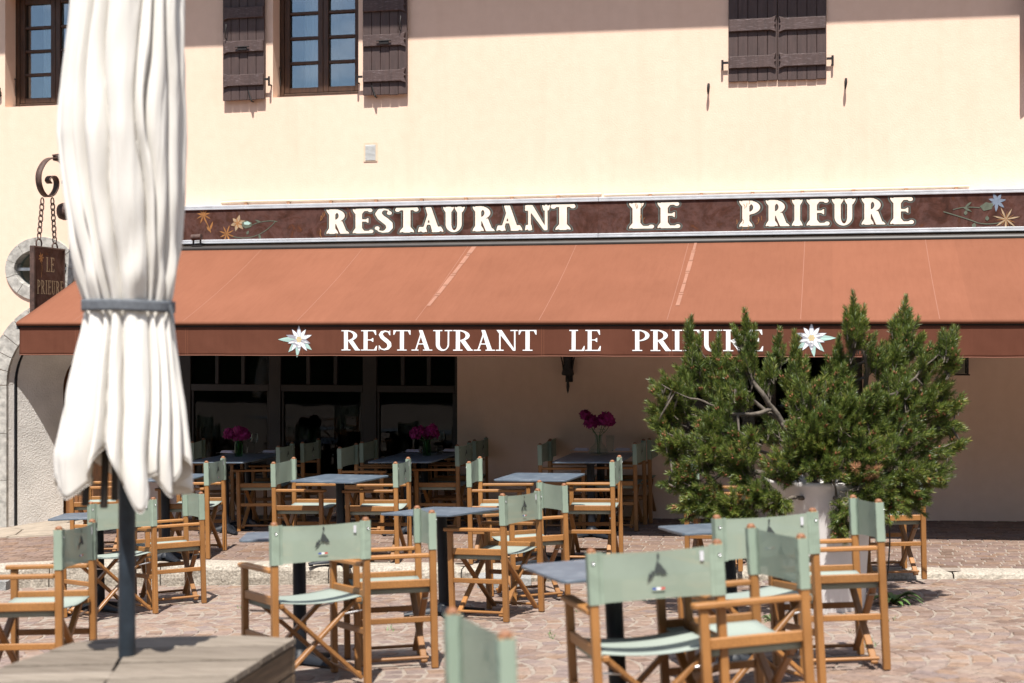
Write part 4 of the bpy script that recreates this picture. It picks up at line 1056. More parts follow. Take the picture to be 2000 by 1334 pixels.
# sign itself
pO, pI = on_x(63, 480), on_x(123, 489)
zt_ = (pO.z + pI.z) / 2; zb_ = zt_ - .98
hs = empty('hanging_sign', (XS, (pO.y + pI.y) / 2, zb_)); tag(hs, "brown hanging sign board lettered LE PRIEURE on two chains, half behind the awning", 'sign'); HS = -Vector((XS, (pO.y + pI.y) / 2, zb_))
def sp2(mb, name, mat, parent=None, **k):
    o = mb.build(name, mat, parent or hs, **k)
    if parent is None: o.location = HS
    return o
mb = MB(); mb.box((XS - .022, pO.y, zb_), (XS + .018, pI.y, zt_)); hbod = sp2(mb, 'board', M['sign_board'], bevel=.003)
mb = MB()
for a, b in ((pO.y - .008, pO.y + .02), (pI.y - .014, pI.y + .008)): mb.box((XS - .028, a, zb_ - .01), (XS + .026, b, zt_ + .01))
mb.box((XS - .027, pO.y + .021, zt_ - .01), (XS + .025, pI.y - .015, zt_ + .009)); sp2(mb, 'edge_strip', M['rust_iron'], bevel=.003)
def chain(p, q, r=.0075, pitch=.058):
    mb = MB(); p, q = Vector(p), Vector(q); L = (q - p).length; n = max(2, int(L / pitch)); d = (q - p) / n
    for i in range(n):
        c = p + d * (i + .5); pts = []
        for k in range(14):
            t = 2 * math.pi * k / 14; a = .042 * math.cos(t); b = .021 * math.sin(t)
            pts.append(c + Vector((b * (.9 if i % 2 else .35), b * (.35 if i % 2 else .9), a)))
        mb.tube(pts, r, 6, closed=True)
    return mb
for a, b in (((83, 388), (76, 466)), ((102, 388), (107, 474))):
    mb = chain(on_x(*a), on_x(*b)); sp2(mb, 'chain', M['rust_iron'])
    c = on_x(b[0], b[1] + 10); mb = MB(); mb.tube([c + Vector((0, .055 * math.cos(t), .055 * math.sin(t))) for t in [2 * math.pi * k / 18 for k in range(18)]], .009, 6, closed=True); sp2(mb, 'ring', M['rust_iron'])
def hput(sy0, ky, z0, kz): return lambda u, v_: (XS + .0205, sy0 + u * ky, z0 + v_ * kz)
mb = MB(); W_ = pI.y - pO.y; fy_ = lambda q: pO.y + W_ * (q - 215) / (388 - 215)
for word, q0, q1, r0, r1 in (("LE", 282, 328, 531, 503), ("PRIEURE", 232, 380, 575, 548)):
    gl = [glyph(c, T=.15, t=.08, h=.05) for c in word]; tot = sum(g[1] for g in gl) + .12 * (len(gl) - 1); y = fy_(q0); k = (fy_(q1) - y) / tot
    za, zb2 = on_x(95, r0).z, on_x(95, r1).z
    for f, W2_ in gl:
        contour(mb, f, hput(y, k, za, zb2 - za), (-.05, -.05, W2_ + .05, 1.05), .03); y += (W2_ + .12) * k
sp2(mb, 'lettering', M['cream_mark'], hbod, fixn=False)
mb = MB(); c = on_x(77, 503); d_ = [0]
for j in range(7): d_[0] += .0001; mb.flat(petal((c.y, c.z), R(j * 51), .06, .02), lambda u, v_, d: (XS + .0205 + d, u, v_), d_[0])
d_[0] += .0001; mb.flat(ribbon([(c.y, c.z), (c.y + .02, c.z - .12), (c.y, c.z - .22)], .008), lambda u, v_, d: (XS + .0205 + d, u, v_), d_[0]); sp2(mb, 'painted_flower', M['orange_mark'], hbod, fixn=False)

# ------------------------------------------------------------------ wall lamps under the awning
p = on_y(1112, 768); zt2 = 2.06
sl = empty('wall_torch_lamp', (p.x, 0, p.z)); tag(sl, "black iron torch shaped wall lamp on the shaded wall below the awning", 'wall lamp')
mb = MB(); cy = -.09
mb.lathe([(.002, 0), (.012, .03), (.018, .08), (.012, .14), (.022, .19), (.062, .195), (.068, .21), (.045, .30), (.055, .42), (.10, .60)], 14, c=(0, cy, 0)); mb.build('torch', M['iron'], sl)
for s_ in (-1, 1, 0):
    mb = MB(); P = []
    for k in range(8):
        t = k / 7; r_ = .05 + .05 * t ** 2 + (.03 if k > 5 else 0); wd = .03 * math.sin(math.pi * (.15 + .85 * t)) + .002
        P.append([(s_ * r_ + (0 if s_ else e * wd), cy - (0 if s_ else r_) + (e * wd if s_ else 0), .24 + .22 * t - (.03 if k == 7 else 0)) for e in (-1, 1)])
    mb.grid(P); mb.build('leaf', M['iron'], sl, solid=.004)
mb = MB(); mb.box((-.04, -.012, .12), (.04, -.001, .62)); mb.bar((0, -.01, .3), (0, cy, .3), .02, .02, up=(1, 0, 0)); mb.build('back_plate', M['iron'], sl, bevel=.003)
p = on_y(1868, 730, -.2); ln = empty('wall_lantern', (p.x, 0, p.z)); tag(ln, "black iron lantern on the shaded wall right of the pine", 'wall lamp')
mb = MB()
for a in (-.10, .10):
    for b in (-.30, -.10): mb.box((a - .008, b - .008, .0), (a + .008, b + .008, .34))
for z in (-.002, .332): mb.box((-.12, -.32, z - .012), (.12, -.08, z)); 
mb.build('frame', M['iron'], ln, bevel=.002)
mb = MB(); mb.lathe([(.17, .33), (.12, .40), (.03, .46), (.005, .5)], 4, c=(0, -.2, 0), mat=Matrix.Translation((0, -.2, 0)) @ Matrix.Rotation(R(45), 4, 'Z') @ Matrix.Translation((0, .2, 0))); mb.build('cap', M['iron'], ln)
mb = MB(); mb.bar((0, -.2, .45), (0, -.002, .45), .02, .03, up=(1, 0, 0)); mb.box((-.05, -.012, .3), (.05, -.001, .55)); mb.build('arm', M['iron'], ln)
mb = MB(); mb.box((-.09, -.288, .0), (.09, -.284, .32)); mb.build('pane', M['pane'], ln); mb = MB(); mb.box((-.09, -.114, .0), (.09, -.110, .32)); mb.build('pane', M['pane'], ln)

# ------------------------------------------------------------------ the director's chair
PX, RY, FY_ = .258, -.215, .215
def back_mesh(seed):
    rn = random.Random(seed); mb = MB(); P = []
    a1, a2, ph = .010, rn.uniform(.0008, .0018), rn.uniform(0, 6)
    for i in range(19):
        u = i / 18; x = -PX + 2 * PX * u; row = []
        for k in range(9):
            v_ = k / 8; z = .660 + .196 * v_; e = math.sin(math.pi * u)
            y = RY - .012 - a1 * e - a2 * e * math.sin(u * 9 + v_ * 3 + ph) - .0022 * e * (v_ - .5) * math.sin(u * 5 + ph)
            row.append((x, y, z - (.007 * e if v_ > .9 else 0) + (.004 * e if v_ < .1 else 0)))
        P.append(row)
    mb.grid(P); return mb, P
def make_chair():
    c = empty('folding_armchair'); parts = {}
    T = M['teak']
    for sx in (-1, 1):
        x = sx * PX
        mb = MB(); mb.box((x - .017, FY_ - .018, 0), (x + .017, FY_ + .018, .612)); mb.build('leg', T, c, bevel=.004)
        mb = MB(); mb.box((x - .017, RY - .019, 0), (x + .017, RY + .019, .862)); bp = mb.build('back_post', T, c, bevel=.004)
        mb = MB(); mb.lathe([(.0185, 0), (.0180, .005), (.0150, .0105), (.009, .0140), (.001, .0155)], 12, c=(x, RY, .862)); mb.build('end_cap', M['cap'], bp)
        mb = MB(); pts = [(-.024, RY + .021), (.024, RY + .021), (.026, .08), (.030, .20), (.028, .252), (.012, .264), (-.012, .264), (-.028, .252), (-.030, .20), (-.026, .08)]
        mb.prism(pts, lambda u, v_, d: (x + u, v_, d), .613, .636); mb.build('armrest', T, c, bevel=.005)
        mb = MB(); mb.bar((x, RY + .0195, .472), (x, FY_ - .0185, .472), .022, .044); mb.build('side_rail', T, c, bevel=.004)
        mb = MB(); mb.bar((x, RY + .0195, .272), (x, FY_ - .0185, .272), .020, .032); mb.build('stretcher', T, c, bevel=.003)
        mb = MB(); mb.bar((sx * .218, -.212, .442), (sx * .218, .212, .442), .030, .024); mb.build('seat_bar', T, c, bevel=.004)
        mb = MB(); mb.tube([(sx * .228, -.185, .055), (sx * .228, .185, .055)], .010, 8); mb.build('foot_dowel', T, c)
        for k, y in enumerate((-.172, .172)):
            yy = y + (.012 if sx > 0 else -.012)
            mb = MB(); mb.bar((sx * .222, yy, .448), (-sx * .236, yy, .03), .021, .036, up=(0, 1, 0)); 
            mb.build('cross_brace', T, c, bevel=.004)
            mb = MB(); mb.tube([(sx * .242, y * 1.09, .385), (sx * .14, y, .372)], .0055, 6); mb.build('metal_link', M['steel'], c)
        mb = MB(); mb.lathe([(.001, -.003), (.007, -.002), (.007, .0)], 8, mat=Matrix.Translation((x, RY - .0265, .82)) @ Matrix.Rotation(R(90), 4, 'X')); mb.build('rivet', M['steel'], c)
    # seat cloth, rolled over the seat bars
    mb = MB(); P = []
    for i in range(15):
        u = -1 + 2 * i / 14; x = .232 * u
        P.append([(x, -.205 + .41 * k / 8, .462 - .020 * (1 - u * u) - .004 * math.sin(k * .8) * (1 - u * u)) for k in range(9)])
    P = [[(-.236, p[1], .418) for p in P[0]], [(-.2375, p[1], .44) for p in P[0]]] + P + [[(.2375, p[1], .44) for p in P[0]], [(.236, p[1], .418) for p in P[0]]]
    mb.grid(P); mb.build('seat', M['sage_seat'], c, solid=.004)
    mb, P = back_mesh(1); back = mb.build('backrest', M['sage_mesh'], c)
    for sx in (-1, 1):
        mb = MB(); x = sx * PX
        prof = [(x - sx * .040, RY - .0160), (x - sx * .026, RY - .0175), (x - sx * .018, RY - .0222), (x + sx * .016, RY - .0222), (x + sx * .0195, RY - .0185), (x + sx * .0195, RY + .0185), (x + sx * .016, RY + .0215), (x - sx * .016, RY + .0215), (x - sx * .0195, RY + .0185), (x - sx * .0195, RY - .004), (x - sx * .026, RY - .0100), (x - sx * .040, RY - .0115)]
        mb.grid([[(a, b + .0008 * math.sin(z * 60 + a * 40), z) for z in (.657, .70, .73, .76, .79, .82, .859)] for a, b in prof], smooth=False); mb.build('sleeve', M['sage'], back, solid=.0015)
    mb = MB(); ep = lambda u, v_, d: (u, RY - .012 - .010 * math.sin(math.pi * (u + PX) / (2 * PX)) - .0054 - d, v_)
    k = .00078; pl = lambda pts: [(a * k, .735 + b * k) for a, b in pts]
    mb.flat(pl([(-58, -2), (-45, 42), (-37, 34), (-30, 54), (-20, 44), (0, 104), (10, 82), (14, 86), (30, 60), (40, 50), (50, 26), (36, 34), (22, 28), (10, 42), (0, 34), (-9, 44), (-22, 32), (-35, 14)]), ep)
    mb.flat(pl([(5, 108), (13, 124), (5, 140), (-3, 124)]), ep); mb.build('printed_emblem', M['emblem'], back, fixn=False)
    mb = MB()
    for i, mi in enumerate((0, 1, 2)): mb.flat([(-.026 + .0173 * i, .700), (-.026 + .0173 * (i + 1), .700), (-.026 + .0173 * (i + 1), .708), (-.026 + .0173 * i, .708)], ep, 0, mi)
    mb.build('printed_flag', [M['flag_blue'], M['white_mark'], M['flag_red']], back, fixn=False)
    mb = MB(); mb.box((.176, RY - .0235, .80), (.192, RY - .0225, .838)); mb.build('care_label', M['tag_cloth'], back)
    return c
proto = make_chair(); BACKS = []
for sd_ in (2, 3, 4, 5, 6):
    b, _ = back_mesh(sd_); o = b.build('backrest', M['sage_mesh']); BACKS.append(o.data); bpy.data.objects.remove(o)
used = [False]
def chair(pl, L, Rr, side, label, group, D=None, lean=0):
    a, b = (L, Rr) if (L[0] < Rr[0]) == (side == 'out') else (Rr, L)      # a: left post, b: right post as the sitter's back shows them
    mpx, mpy = (a[0] + b[0]) / 2, (a[1] + b[1]) / 2
    if D is None:
        m0 = on_t(mpx, mpy, CAPH); D = uncam(m0.x, m0.y)[1]
    X = (mpx - 1000) / FPX * D; dx = (b[0] - a[0]) / FPX; best = None
    far = a[1] - b[1]                                                       # > 0: right post is the farther one
    for k in range(-180, 180):
        ps = R(k); cc, ss = math.cos(ps) * PX, math.sin(ps) * PX
        if (cc > 0) != (side == 'out') or (ss > 0) != (far > 0): continue
        e = abs((X + cc) / (D + ss) - (X - cc) / (D - ss) - dx)
        if best is None or e < best[0]: best = (e, ps)
    ps = best[1]; v_ = Vector((CS * math.cos(ps) - SN * math.sin(ps), SN * math.cos(ps) + CS * math.sin(ps), 0)); f = Vector((-v_.y, v_.x, 0))
    mid = Vector((*camxy(X, D), 0)); n = Vector((-.02, 0, 1)).normalized()
    if pl == 'g': n = gnormal(mid.x + f.x * .2, mid.y + f.y * .2)
    base = mid - Vector((n.x, n.y, 0)) * CAPH
    f = (f - n * f.dot(n)).normalized(); xr = f.cross(n)
    org = base - f * RY
    c = proto if not used[0] else copy_tree(proto); used[0] = True
    z = (ground(org.x, org.y) if pl == 'g' else tz(org.x)) + .003
    c.matrix_world = Matrix(((xr.x, f.x, n.x, org.x), (xr.y, f.y, n.y, org.y), (xr.z, f.z, n.z, z), (0, 0, 0, 1)))
    if c is not proto:
        for ch in c.children:
            if ch.name.startswith('backrest'): ch.data = random.choice(BACKS)
    print("CHAIR D %.2f err %.4f yaw %.0f z %.3f want %.3f  %s" % (D, best[0], math.degrees(ps), z, CAM.z - CAPH - (mpy - HY) / FPX * D, label[:40]))
    tag(c, label, 'armchair', group); return c
random.seed(8)
G1 = 'green canvas folding armchairs on the sunny square'; G2 = 'green canvas folding armchairs on the paved terrace'; G3 = 'green canvas armchairs at the laid tables against the building'
chair('g', (115.4, 1022), (181.4, 1007), 'out', "leftmost armchair in the photo, its logo back turned to the parasol pole", G1, D=7.5)
chair('g', (178, 980.6), (300.4, 972), 'out', "armchair seen from behind directly behind the dark parasol pole", G1, D=10.6)
chair('g', (361, 955), (391.7, 958), 'in', "armchair facing left between the parasol pole and the kerb", G1, D=11.5)
chair('g', (981.7, 962.5), (1051, 955.5), 'out', "armchair with logo back right of the middle slate table by the kerb", G1, D=9.98)
chair('g', (1053, 937), (1100.7, 941.5), 'in', "armchair with smooth lit back just behind the centre logo armchair", G1, D=10.95)
chair('g', (813.7, 986.5), (843, 992), 'in', "armchair facing left at the left edge of the middle slate table", G1, D=8.25)
chair('g', (536.5, 1024), (715.8, 1009.5), 'out', "armchair seen square from behind beside the corner of the wooden deck", G1, D=7.42)
chair('g', (1155, 1077), (1401, 1061.5), 'out', "largest armchair seen from behind, its logo and white label towards us", G1, D=5.6)
chair('g', (1400, 998), (1588, 991.5), 'out', "armchair seen from behind in front of the white planter, half covered by another", G1, D=6.8)
chair('g', (1463.6, 1016.5), (1562, 1028), 'in', "armchair overlapping the logo armchair before the white planter", G1, D=5.95)
chair('g', (1668.8, 965.5), (1710.5, 972.5), 'in', "rightmost armchair of the square, beside the white planter", G1, D=7.65)
chair('g', (880, 1183), (982.7, 1229), 'in', "blurred nearest armchair cut off by the bottom of the frame", G1, D=3.75)
chair('s', (403, 899), (436.5, 889.5), 'out', "terrace armchair with shaded logo back right of the parasol", G2)
chair('s', (573.5, 891.5), (535, 900.5), 'in', "terrace armchair facing right at the left of the left bare table", G2)
chair('s', (772.5, 901), (797.5, 890.5), 'out', "terrace armchair facing left at the right of the left bare table", G2)
chair('s', (937, 890.5), (916.5, 899), 'in', "terrace armchair facing right at the bare table below the torch lamp", G2)
chair('s', (1196, 897.5), (1209.5, 887), 'out', "terrace armchair facing left at the bare table below the torch lamp", G2)
chair('s', (1765, 896), (1797, 906.5), 'in', "terrace armchair at the right side of the pine", G2)
chair('s', (1359.7, 891), (1339.6, 902), 'in', "terrace armchair peeping out at the left side of the pine", G2)
chair('s', (172, 892), (141, 902), 'in', "terrace armchair almost wholly hidden behind the parasol cloth", G2)
chair('s', (398, 856), (376, 864), 'in', "shaded armchair left of the leftmost laid table, beside the parasol cloth", G3)
chair('s', (543.5, 869.5), (571, 862), 'out', "nearer shaded armchair right of the leftmost laid table", G3)
chair('s', (591, 862), (622, 855), 'out', "farther shaded armchair right of the leftmost laid table", G3)
chair('s', (696, 864), (663.5, 871.5), 'in', "nearer shaded armchair left of the middle laid table", G3)
chair('s', (734, 854.5), (707, 861.5), 'in', "farther shaded armchair left of the middle laid table", G3)
chair('s', (893.5, 867.5), (917, 859), 'out', "nearer shaded armchair right of the middle laid table", G3)
chair('s', (927, 858), (950, 849.5), 'out', "farther shaded armchair right of the middle laid table", G3)
chair('s', (1073, 857), (1054.7, 865), 'in', "nearer shaded armchair left of the right laid table", G3)
chair('s', (1090, 849), (1075, 856), 'in', "farther shaded armchair left of the right laid table", G3)
chair('s', (1239.7, 863), (1257, 855.5), 'out', "nearer shaded armchair right of the right laid table", G3)
chair('s', (1268, 855), (1284, 847.5), 'out', "farther shaded armchair right of the right laid table", G3)

# ------------------------------------------------------------------ tables
def make_table(wx, wy, name):
    t = empty(name); mb = MB(); r_ = .045; pts = []
    for cx, cy, a0 in ((1, 1, 0), (-1, 1, 90), (-1, -1, 180), (1, -1, 270)):
        for k in range(6): a = R(a0 + 18 * k); pts.append((cx * (wx / 2 - r_) + r_ * math.cos(a), cy * (wy / 2 - r_) + r_ * math.sin(a)))
    mb.prism(pts, lambda u, v_, d: (u, v_, d), .726, .740); mb.build('tabletop', M['slate'], t, bevel=.003)
    for cy in ((0,) if wy < 1 else (-.3, .3)):
        mb = MB(); mb.lathe([(.038, .04), (.038, .70)], 20, c=(0, cy, 0)); mb.lathe([(.038, .69), (.06, .70), (.06, .712)], 20, c=(0, cy, 0)); mb.build('column', M['dark_metal'], t)
        mb = MB(); mb.bar((-.22, cy, .719), (.22, cy, .719), .04, .012); mb.bar((0, cy - .22, .719), (0, cy - .021, .719), .04, .012); mb.bar((0, cy + .021, .719), (0, cy + .22, .719), .04, .012); mb.build('top_plate', M['dark_metal'], t)
        mb = MB(); mb.lathe([(.075, .028), (.07, .05), (.045, .075), (.039, .09)], 20, c=(0, cy, 0))
        for k in range(4):
            a = R(45 + 90 * k); P = []
            for q in range(7):
                s_ = q / 6; rr = .04 + .25 * s_; hw = .036 - .014 * s_; zt_2 = .075 - .045 * s_ ** .7; c_, sn = math.cos(a), math.sin(a)
                P.append([(rr * c_ - e * hw * sn, cy + rr * sn + e * hw * c_, z) for e, z in ((-1, .012), (-.8, zt_2 - .006), (0, zt_2), (.8, zt_2 - .006), (1, .012))])
            mb.grid(P); mb.add(P[-1], [(0, 1, 2, 3, 4)]); mb.lathe([(.001, .0), (.02, .0), (.02, .014), (.001, .016)], 10, c=((.27) * math.cos(a), cy + .27 * math.sin(a), 0))
        mb.build('base', M['dark_metal'], t)
    return t
tb0 = make_table(.64, .64, 'bistro_table'); tb1 = make_table(.66, 1.16, 'dining_table'); tused = {}
def table(kind, pl, ctr, e0, e1, label, group, D=None):
    src = tb0 if kind == 'b' else tb1
    f_on = (lambda q: on_g(q[0], q[1], .74)) if pl == 'g' else (lambda q: on_t(q[0], q[1], .74))
    c = f_on(ctr)
    if D: c = Vector((*camxy((ctr[0] - 1000) / FPX * D, D), 0)); c.z = ground(c.x, c.y) + .74
    n = gnormal(c.x, c.y) if pl == 'g' else Vector((-.02, 0, 1)).normalized(); d = (f_on(e1) - f_on(e0)) if e0 else Vector(e1); d = (d - n * d.dot(n)).normalized(); y_ = n.cross(d); base = c - n * .74
    t = src if kind not in tused else copy_tree(src); tused[kind] = 1
    z = (ground(base.x, base.y) if pl == 'g' else tz(base.x)) + .002
    t.matrix_world = Matrix(((d.x, y_.x, n.x, base.x), (d.y, y_.y, n.y, base.y), (d.z, y_.z, n.z, z), (0, 0, 0, 1)))
    tag(t, label, 'table', group); return t
TG = 'square slate topped bistro tables'; LG = 'laid tables in the shade against the building'
table('b', 's', (664, 934), (594, 932), (735, 935), "bare slate table on the terrace between two armchairs below the valance letters", TG)
table('b', 's', (1055, 931), (982, 930), (1128, 931.5), "bare slate table on the terrace below the torch lamp", TG)
table('b', 's', (322, 932), None, (1, .05, 0), "terrace table almost hidden behind the parasol cloth", TG)
table('b', 's', (1570, 931), None, (1, 0, 0), "terrace table hidden behind the pine and its planter", TG)
table('b', 'g', (862, 995.5), None, (CS + .35, SN - .75, 0), "slate table in the middle of the square, turned cornerwise to us", TG, D=10.2)
table('b', 'g', (584, 1061), None, (CS, SN + .12, 0), "slate table showing one corner left of the armchair beside the deck", TG, D=8.22)
table('b', 'g', (1195, 1123), None, (CS, SN + .30, 0), "slate table showing its left corner behind the largest armchair", TG, D=6.05)
table('b', 'g', (1420, 1043), None, (CS, SN + .12, 0), "slate table poking out left of the armchair before the planter", TG, D=7.7)
table('b', 'g', (192, 1011), None, (CS, SN + .1, 0), "slate table showing its left corner behind the leftmost armchairs", TG, D=11.05)
table('b', 'g', (601, 1415), None, (1, .72, 0), "nearest table, only one grey corner showing at the bottom edge", TG, D=3.17)
LT = []
for ctr, lb in (((462, 894), "leftmost laid table, beside the parasol, with magenta peonies"), ((812, 893), "middle laid table in front of the glazing with magenta peonies"), ((1163, 893), "right laid table before the shaded wall below the torch lamp")):
    t = table('d', 's', ctr, None, (1, .0, 0), lb, LG); LT.append(t.matrix_world.translation.copy())
# ------------------------------------------------------------------ table settings
def lathe_obj(prof, mat, parent, name, n=20, c=(0, 0, 0)):
    mb = MB(); mb.lathe(prof, n, c); return mb.build(name, mat, parent, fixn=False)
def blossom_mesh(r, seed):
    rn = random.Random(seed); mb = MB()
    for k in range(64):
        z = 1 - 1.75 * (k + .5) / 64; t = k * 2.39996; q = math.sqrt(max(0, 1 - z * z)); d = Vector((q * math.cos(t), q * math.sin(t), z + .05)).normalized()
        a = d.orthogonal().normalized(); a = Matrix.Rotation(rn.uniform(0, 6.28), 3, d) @ a; b_ = d.cross(a); rr = r * rn.uniform(.72, 1.05); s_ = r * rn.uniform(.34, .5)
        P = []
        for i in (-1, 0, 1):
            P.append([d * (rr * (.62 + .30 * (j + 1) / 2) + .16 * r * (1 if i else 0) * rn.uniform(.3, 1) * ((j + 1) / 2)) + a * i * s_ * (.6 + .4 * (j + 1) / 2) + b_ * (j * s_ * .8 + rn.uniform(-.06, .06) * r) for j in (-1, 0, 1)])
        mb.grid(P, smooth=False)
    return mb
def bouquet(base, top_z, blooms, label, neck):
    """base: where the stems stand in the vase"""
    e = empty('peony_bouquet', base); tag(e, label, 'flowers', 'magenta peony bouquets on the laid tables')
    for i, (dx, dy, dz, r) in enumerate(blooms):
        o = blossom_mesh(r, i + int(dz * 100)).build('blossom', M['peony'], e, fixn=False); o.location = (dx, dy, dz)
        mb = MB(); mb.tube([(dx * .08 + .01 * math.cos(i * 2), .01 * math.sin(i * 2), .012), (dx * .15, dy * .15, neck), (dx * .7, dy * .7, dz * .75), (dx, dy, dz - r * .5)], .0032, 6); mb.build('stem', M['leaf'], e)
        for k in range(2):
            mb = MB(); a = i * 2.1 + k * 2.6; c0 = Vector((dx * .5, dy * .5, neck + .03 + .03 * k)); d = Vector((math.cos(a), math.sin(a), .35)); s_ = Vector((-math.sin(a), math.cos(a), 0))
            mb.grid([[c0 + d * L - Vector((0, 0, .25 * L * L / .08)) + s_ * w_ * e_ for e_ in (-1, 0, 1)] for L, w_ in ((0, .002), (.03, .014), (.06, .012), (.085, .001))]); mb.build('leaf', M['leaf'], e)
TZ = .7425
def put_on(px, py): return on_t(px, py, TZ)
def napkin(p, label, rot=0):
    e = empty('folded_napkin', p, (0, 0, rot)); tag(e, label, 'napkin', 'folded lilac napkins with cutlery')
    mb = MB()
    for k in range(3): mb.box((-.075 + .004 * k, -.05 + .003 * k, .002 + .008 * k), (.075 - .003 * k, .05 - .004 * k, .0095 + .008 * k))
    mb.build('linen', M['linen'], e, bevel=.003)
    for s_ in (-.10, .10):
        mb = MB(); mb.bar((s_, -.10, .004), (s_, .03, .004), .012, .003); mb.bar((s_, .031, .004), (s_, .10, .004), .02, .002); mb.build('fork' if s_ < 0 else 'knife', M['steel'], e, bevel=.0008)
def wine_glass(p, label):
    e = empty('wine_glass', p); tag(e, label, 'wine glass', 'stemmed glasses on the laid tables')
    lathe_obj([(.001, .115), (.02, .118), (.036, .14), (.041, .17), (.038, .20), (.033, .225), (.0318, .225), (.0368, .20), (.0398, .17), (.035, .141), (.019, .1195), (.001, .1165)], M['clear_glass'], e, 'bowl')
    lathe_obj([(.034, 0), (.034, .002), (.008, .006), (.004, .02), (.0038, .10), (.008, .116)], M['clear_glass'], e, 'stem')
def tumbler(p, label, r=.034, h=.095):
    e = empty('water_glass', p); tag(e, label, 'water glass', 'water glasses on the laid tables')
    lathe_obj([(.001, .0), (r * .85, 0), (r, h), (r - .002, h), (r * .85 - .002, .006), (.001, .006)], M['clear_glass'], e, 'glass_body')
def vase(p, label, wide=False):
    e = empty('flower_vase', p); tag(e, label, 'vase', 'glass vases on the laid tables')
    if wide: pr = [(.001, 0), (.095, 0), (.105, .02), (.085, .07), (.04, .12), (.034, .17), (.044, .20), (.042, .20), (.032, .17), (.038, .12), (.082, .068), (.10, .02), (.001, .006)]
    else: pr = [(.001, 0), (.042, 0), (.045, .05), (.042, .13), (.036, .15), (.038, .165), (.036, .165), (.034, .15), (.040, .13), (.042, .05), (.001, .008)]
    lathe_obj(pr, M['clear_glass'] if wide else M['green_glass'], e, 'glass_body')
    mb = MB(); r_ = .09 if wide else .0395; mb.lathe([(.001, .009), (r_, .011), (r_ * (.8 if wide else .98), .06 if wide else .09), (.001, .061 if wide else .091)], 16); mb.build('water', M['clear_glass'], e, fixn=False)
where = ("leftmost", "middle", "right")
vp = [put_on(466, 891.5), put_on(833.6, 890), put_on(1169, 888.5)]
for i, p in enumerate(vp): vase(p, ("small green glass vase on the leftmost laid table", "small green glass vase on the middle laid table", "wide clear flared vase on the right laid table")[i], i == 2)
bouquet(vp[0], .4, [(-.11, .0, .235, .062), (-.03, .05, .215, .07), (.035, .0, .235, .075), (.01, -.03, .27, .06), (.075, .03, .225, .05)], "magenta peonies in the green vase on the leftmost laid table", .15)
bouquet(vp[1], .4, [(-.12, .0, .225, .065), (-.055, -.03, .25, .06), (.0, .05, .215, .06), (.05, .0, .255, .07), (.075, .04, .22, .05)], "magenta peonies in the green vase on the middle laid table", .15)
bouquet(vp[2], .45, [(-.135, .0, .40, .058), (-.075, .0, .33, .075), (.03, .04, .34, .065), (.075, .0, .36, .08), (.115, .03, .335, .055)], "magenta peonies in the wide clear vase on the right laid table", .19)
for (px, py), lb in (((446, 884.5), "napkin left of the vase on the leftmost laid table"), ((528, 884), "napkin right of the vase on the leftmost laid table"), ((807.5, 882.6), "napkin left of the vase on the middle laid table"), ((881, 881.5), "napkin right of the vase on the middle laid table"), ((1136, 880), "napkin left of the vase on the right laid table"), ((1216, 880), "napkin right of the vase on the right laid table"),):
    napkin(put_on(px, py), lb)
for (px, py), lb in (((486, 884.5), "left wine glass by the peonies on the leftmost laid table"), ((497, 886.5), "right wine glass by the peonies on the leftmost laid table"), ((852, 882), "left wine glass by the peonies on the middle laid table"), ((861, 884), "right wine glass by the peonies on the middle laid table")): wine_glass(put_on(px, py), lb)
for (px, py), lb, r, h in (((478, 887), "water glass right of the vase on the leftmost laid table", .034, .095), ((858, 888), "water glass right of the vase on the middle laid table", .034, .095), ((1191.5, 882.5), "tall water carafe right of the vase on the right laid table", .045, .17)): tumbler(put_on(px, py), lb, r, h)

# ------------------------------------------------------------------ wooden deck round the parasol foot
DZ = .70
dk = [on_z(*p, DZ) for p in ((578, 1246), (470, 1240.5), (340, 1242), (200, 1248), (118, 1259), (47, 1280), (-20, 1310))]
pr = on_z(425, 1340, DZ); dd = (pr - dk[0]).normalized()
dk = dk + [dk[-1] + Vector((-.05, -.55, 0)), dk[-1] + Vector((.45, -1.0, 0)), dk[0] + dd * 1.25]
cen = Vector((sum(p.x for p in dk) / len(dk), sum(p.y for p in dk) / len(dk), 0)); DO = Vector((cen.x, cen.y, ground(cen.x, cen.y)))
deck = empty('timber_platform', DO); tag(deck, "weathered grey timber platform around the parasol pole at the bottom left", 'platform')
def clip(poly, a, b, inside):
    nx, ny = -(b.y - a.y), b.x - a.x; s0 = nx * (inside.x - a.x) + ny * (inside.y - a.y); sg_ = 1 if s0 > 0 else -1; out = []
    for i in range(len(poly)):
        p, q = poly[i], poly[(i + 1) % len(poly)]; dp = sg_ * (nx * (p[0] - a.x) + ny * (p[1] - a.y)); dq = sg_ * (nx * (q[0] - a.x) + ny * (q[1] - a.y))
        if dp >= 0: out.append(p)
        if dp * dq < 0: t = dp / (dp - dq); out.append((p[0] + t * (q[0] - p[0]), p[1] + t * (q[1] - p[1])))
    return out
pole = on_z(248, 1281, DZ)
dx_ = Vector((CS, SN, 0)); dx_ = Matrix.Rotation(R(7), 3, 'Z') @ dx_; dy_ = Vector((-dx_.y, dx_.x, 0))
mb = MB(); random.seed(2); pw = .128; gap_l = []
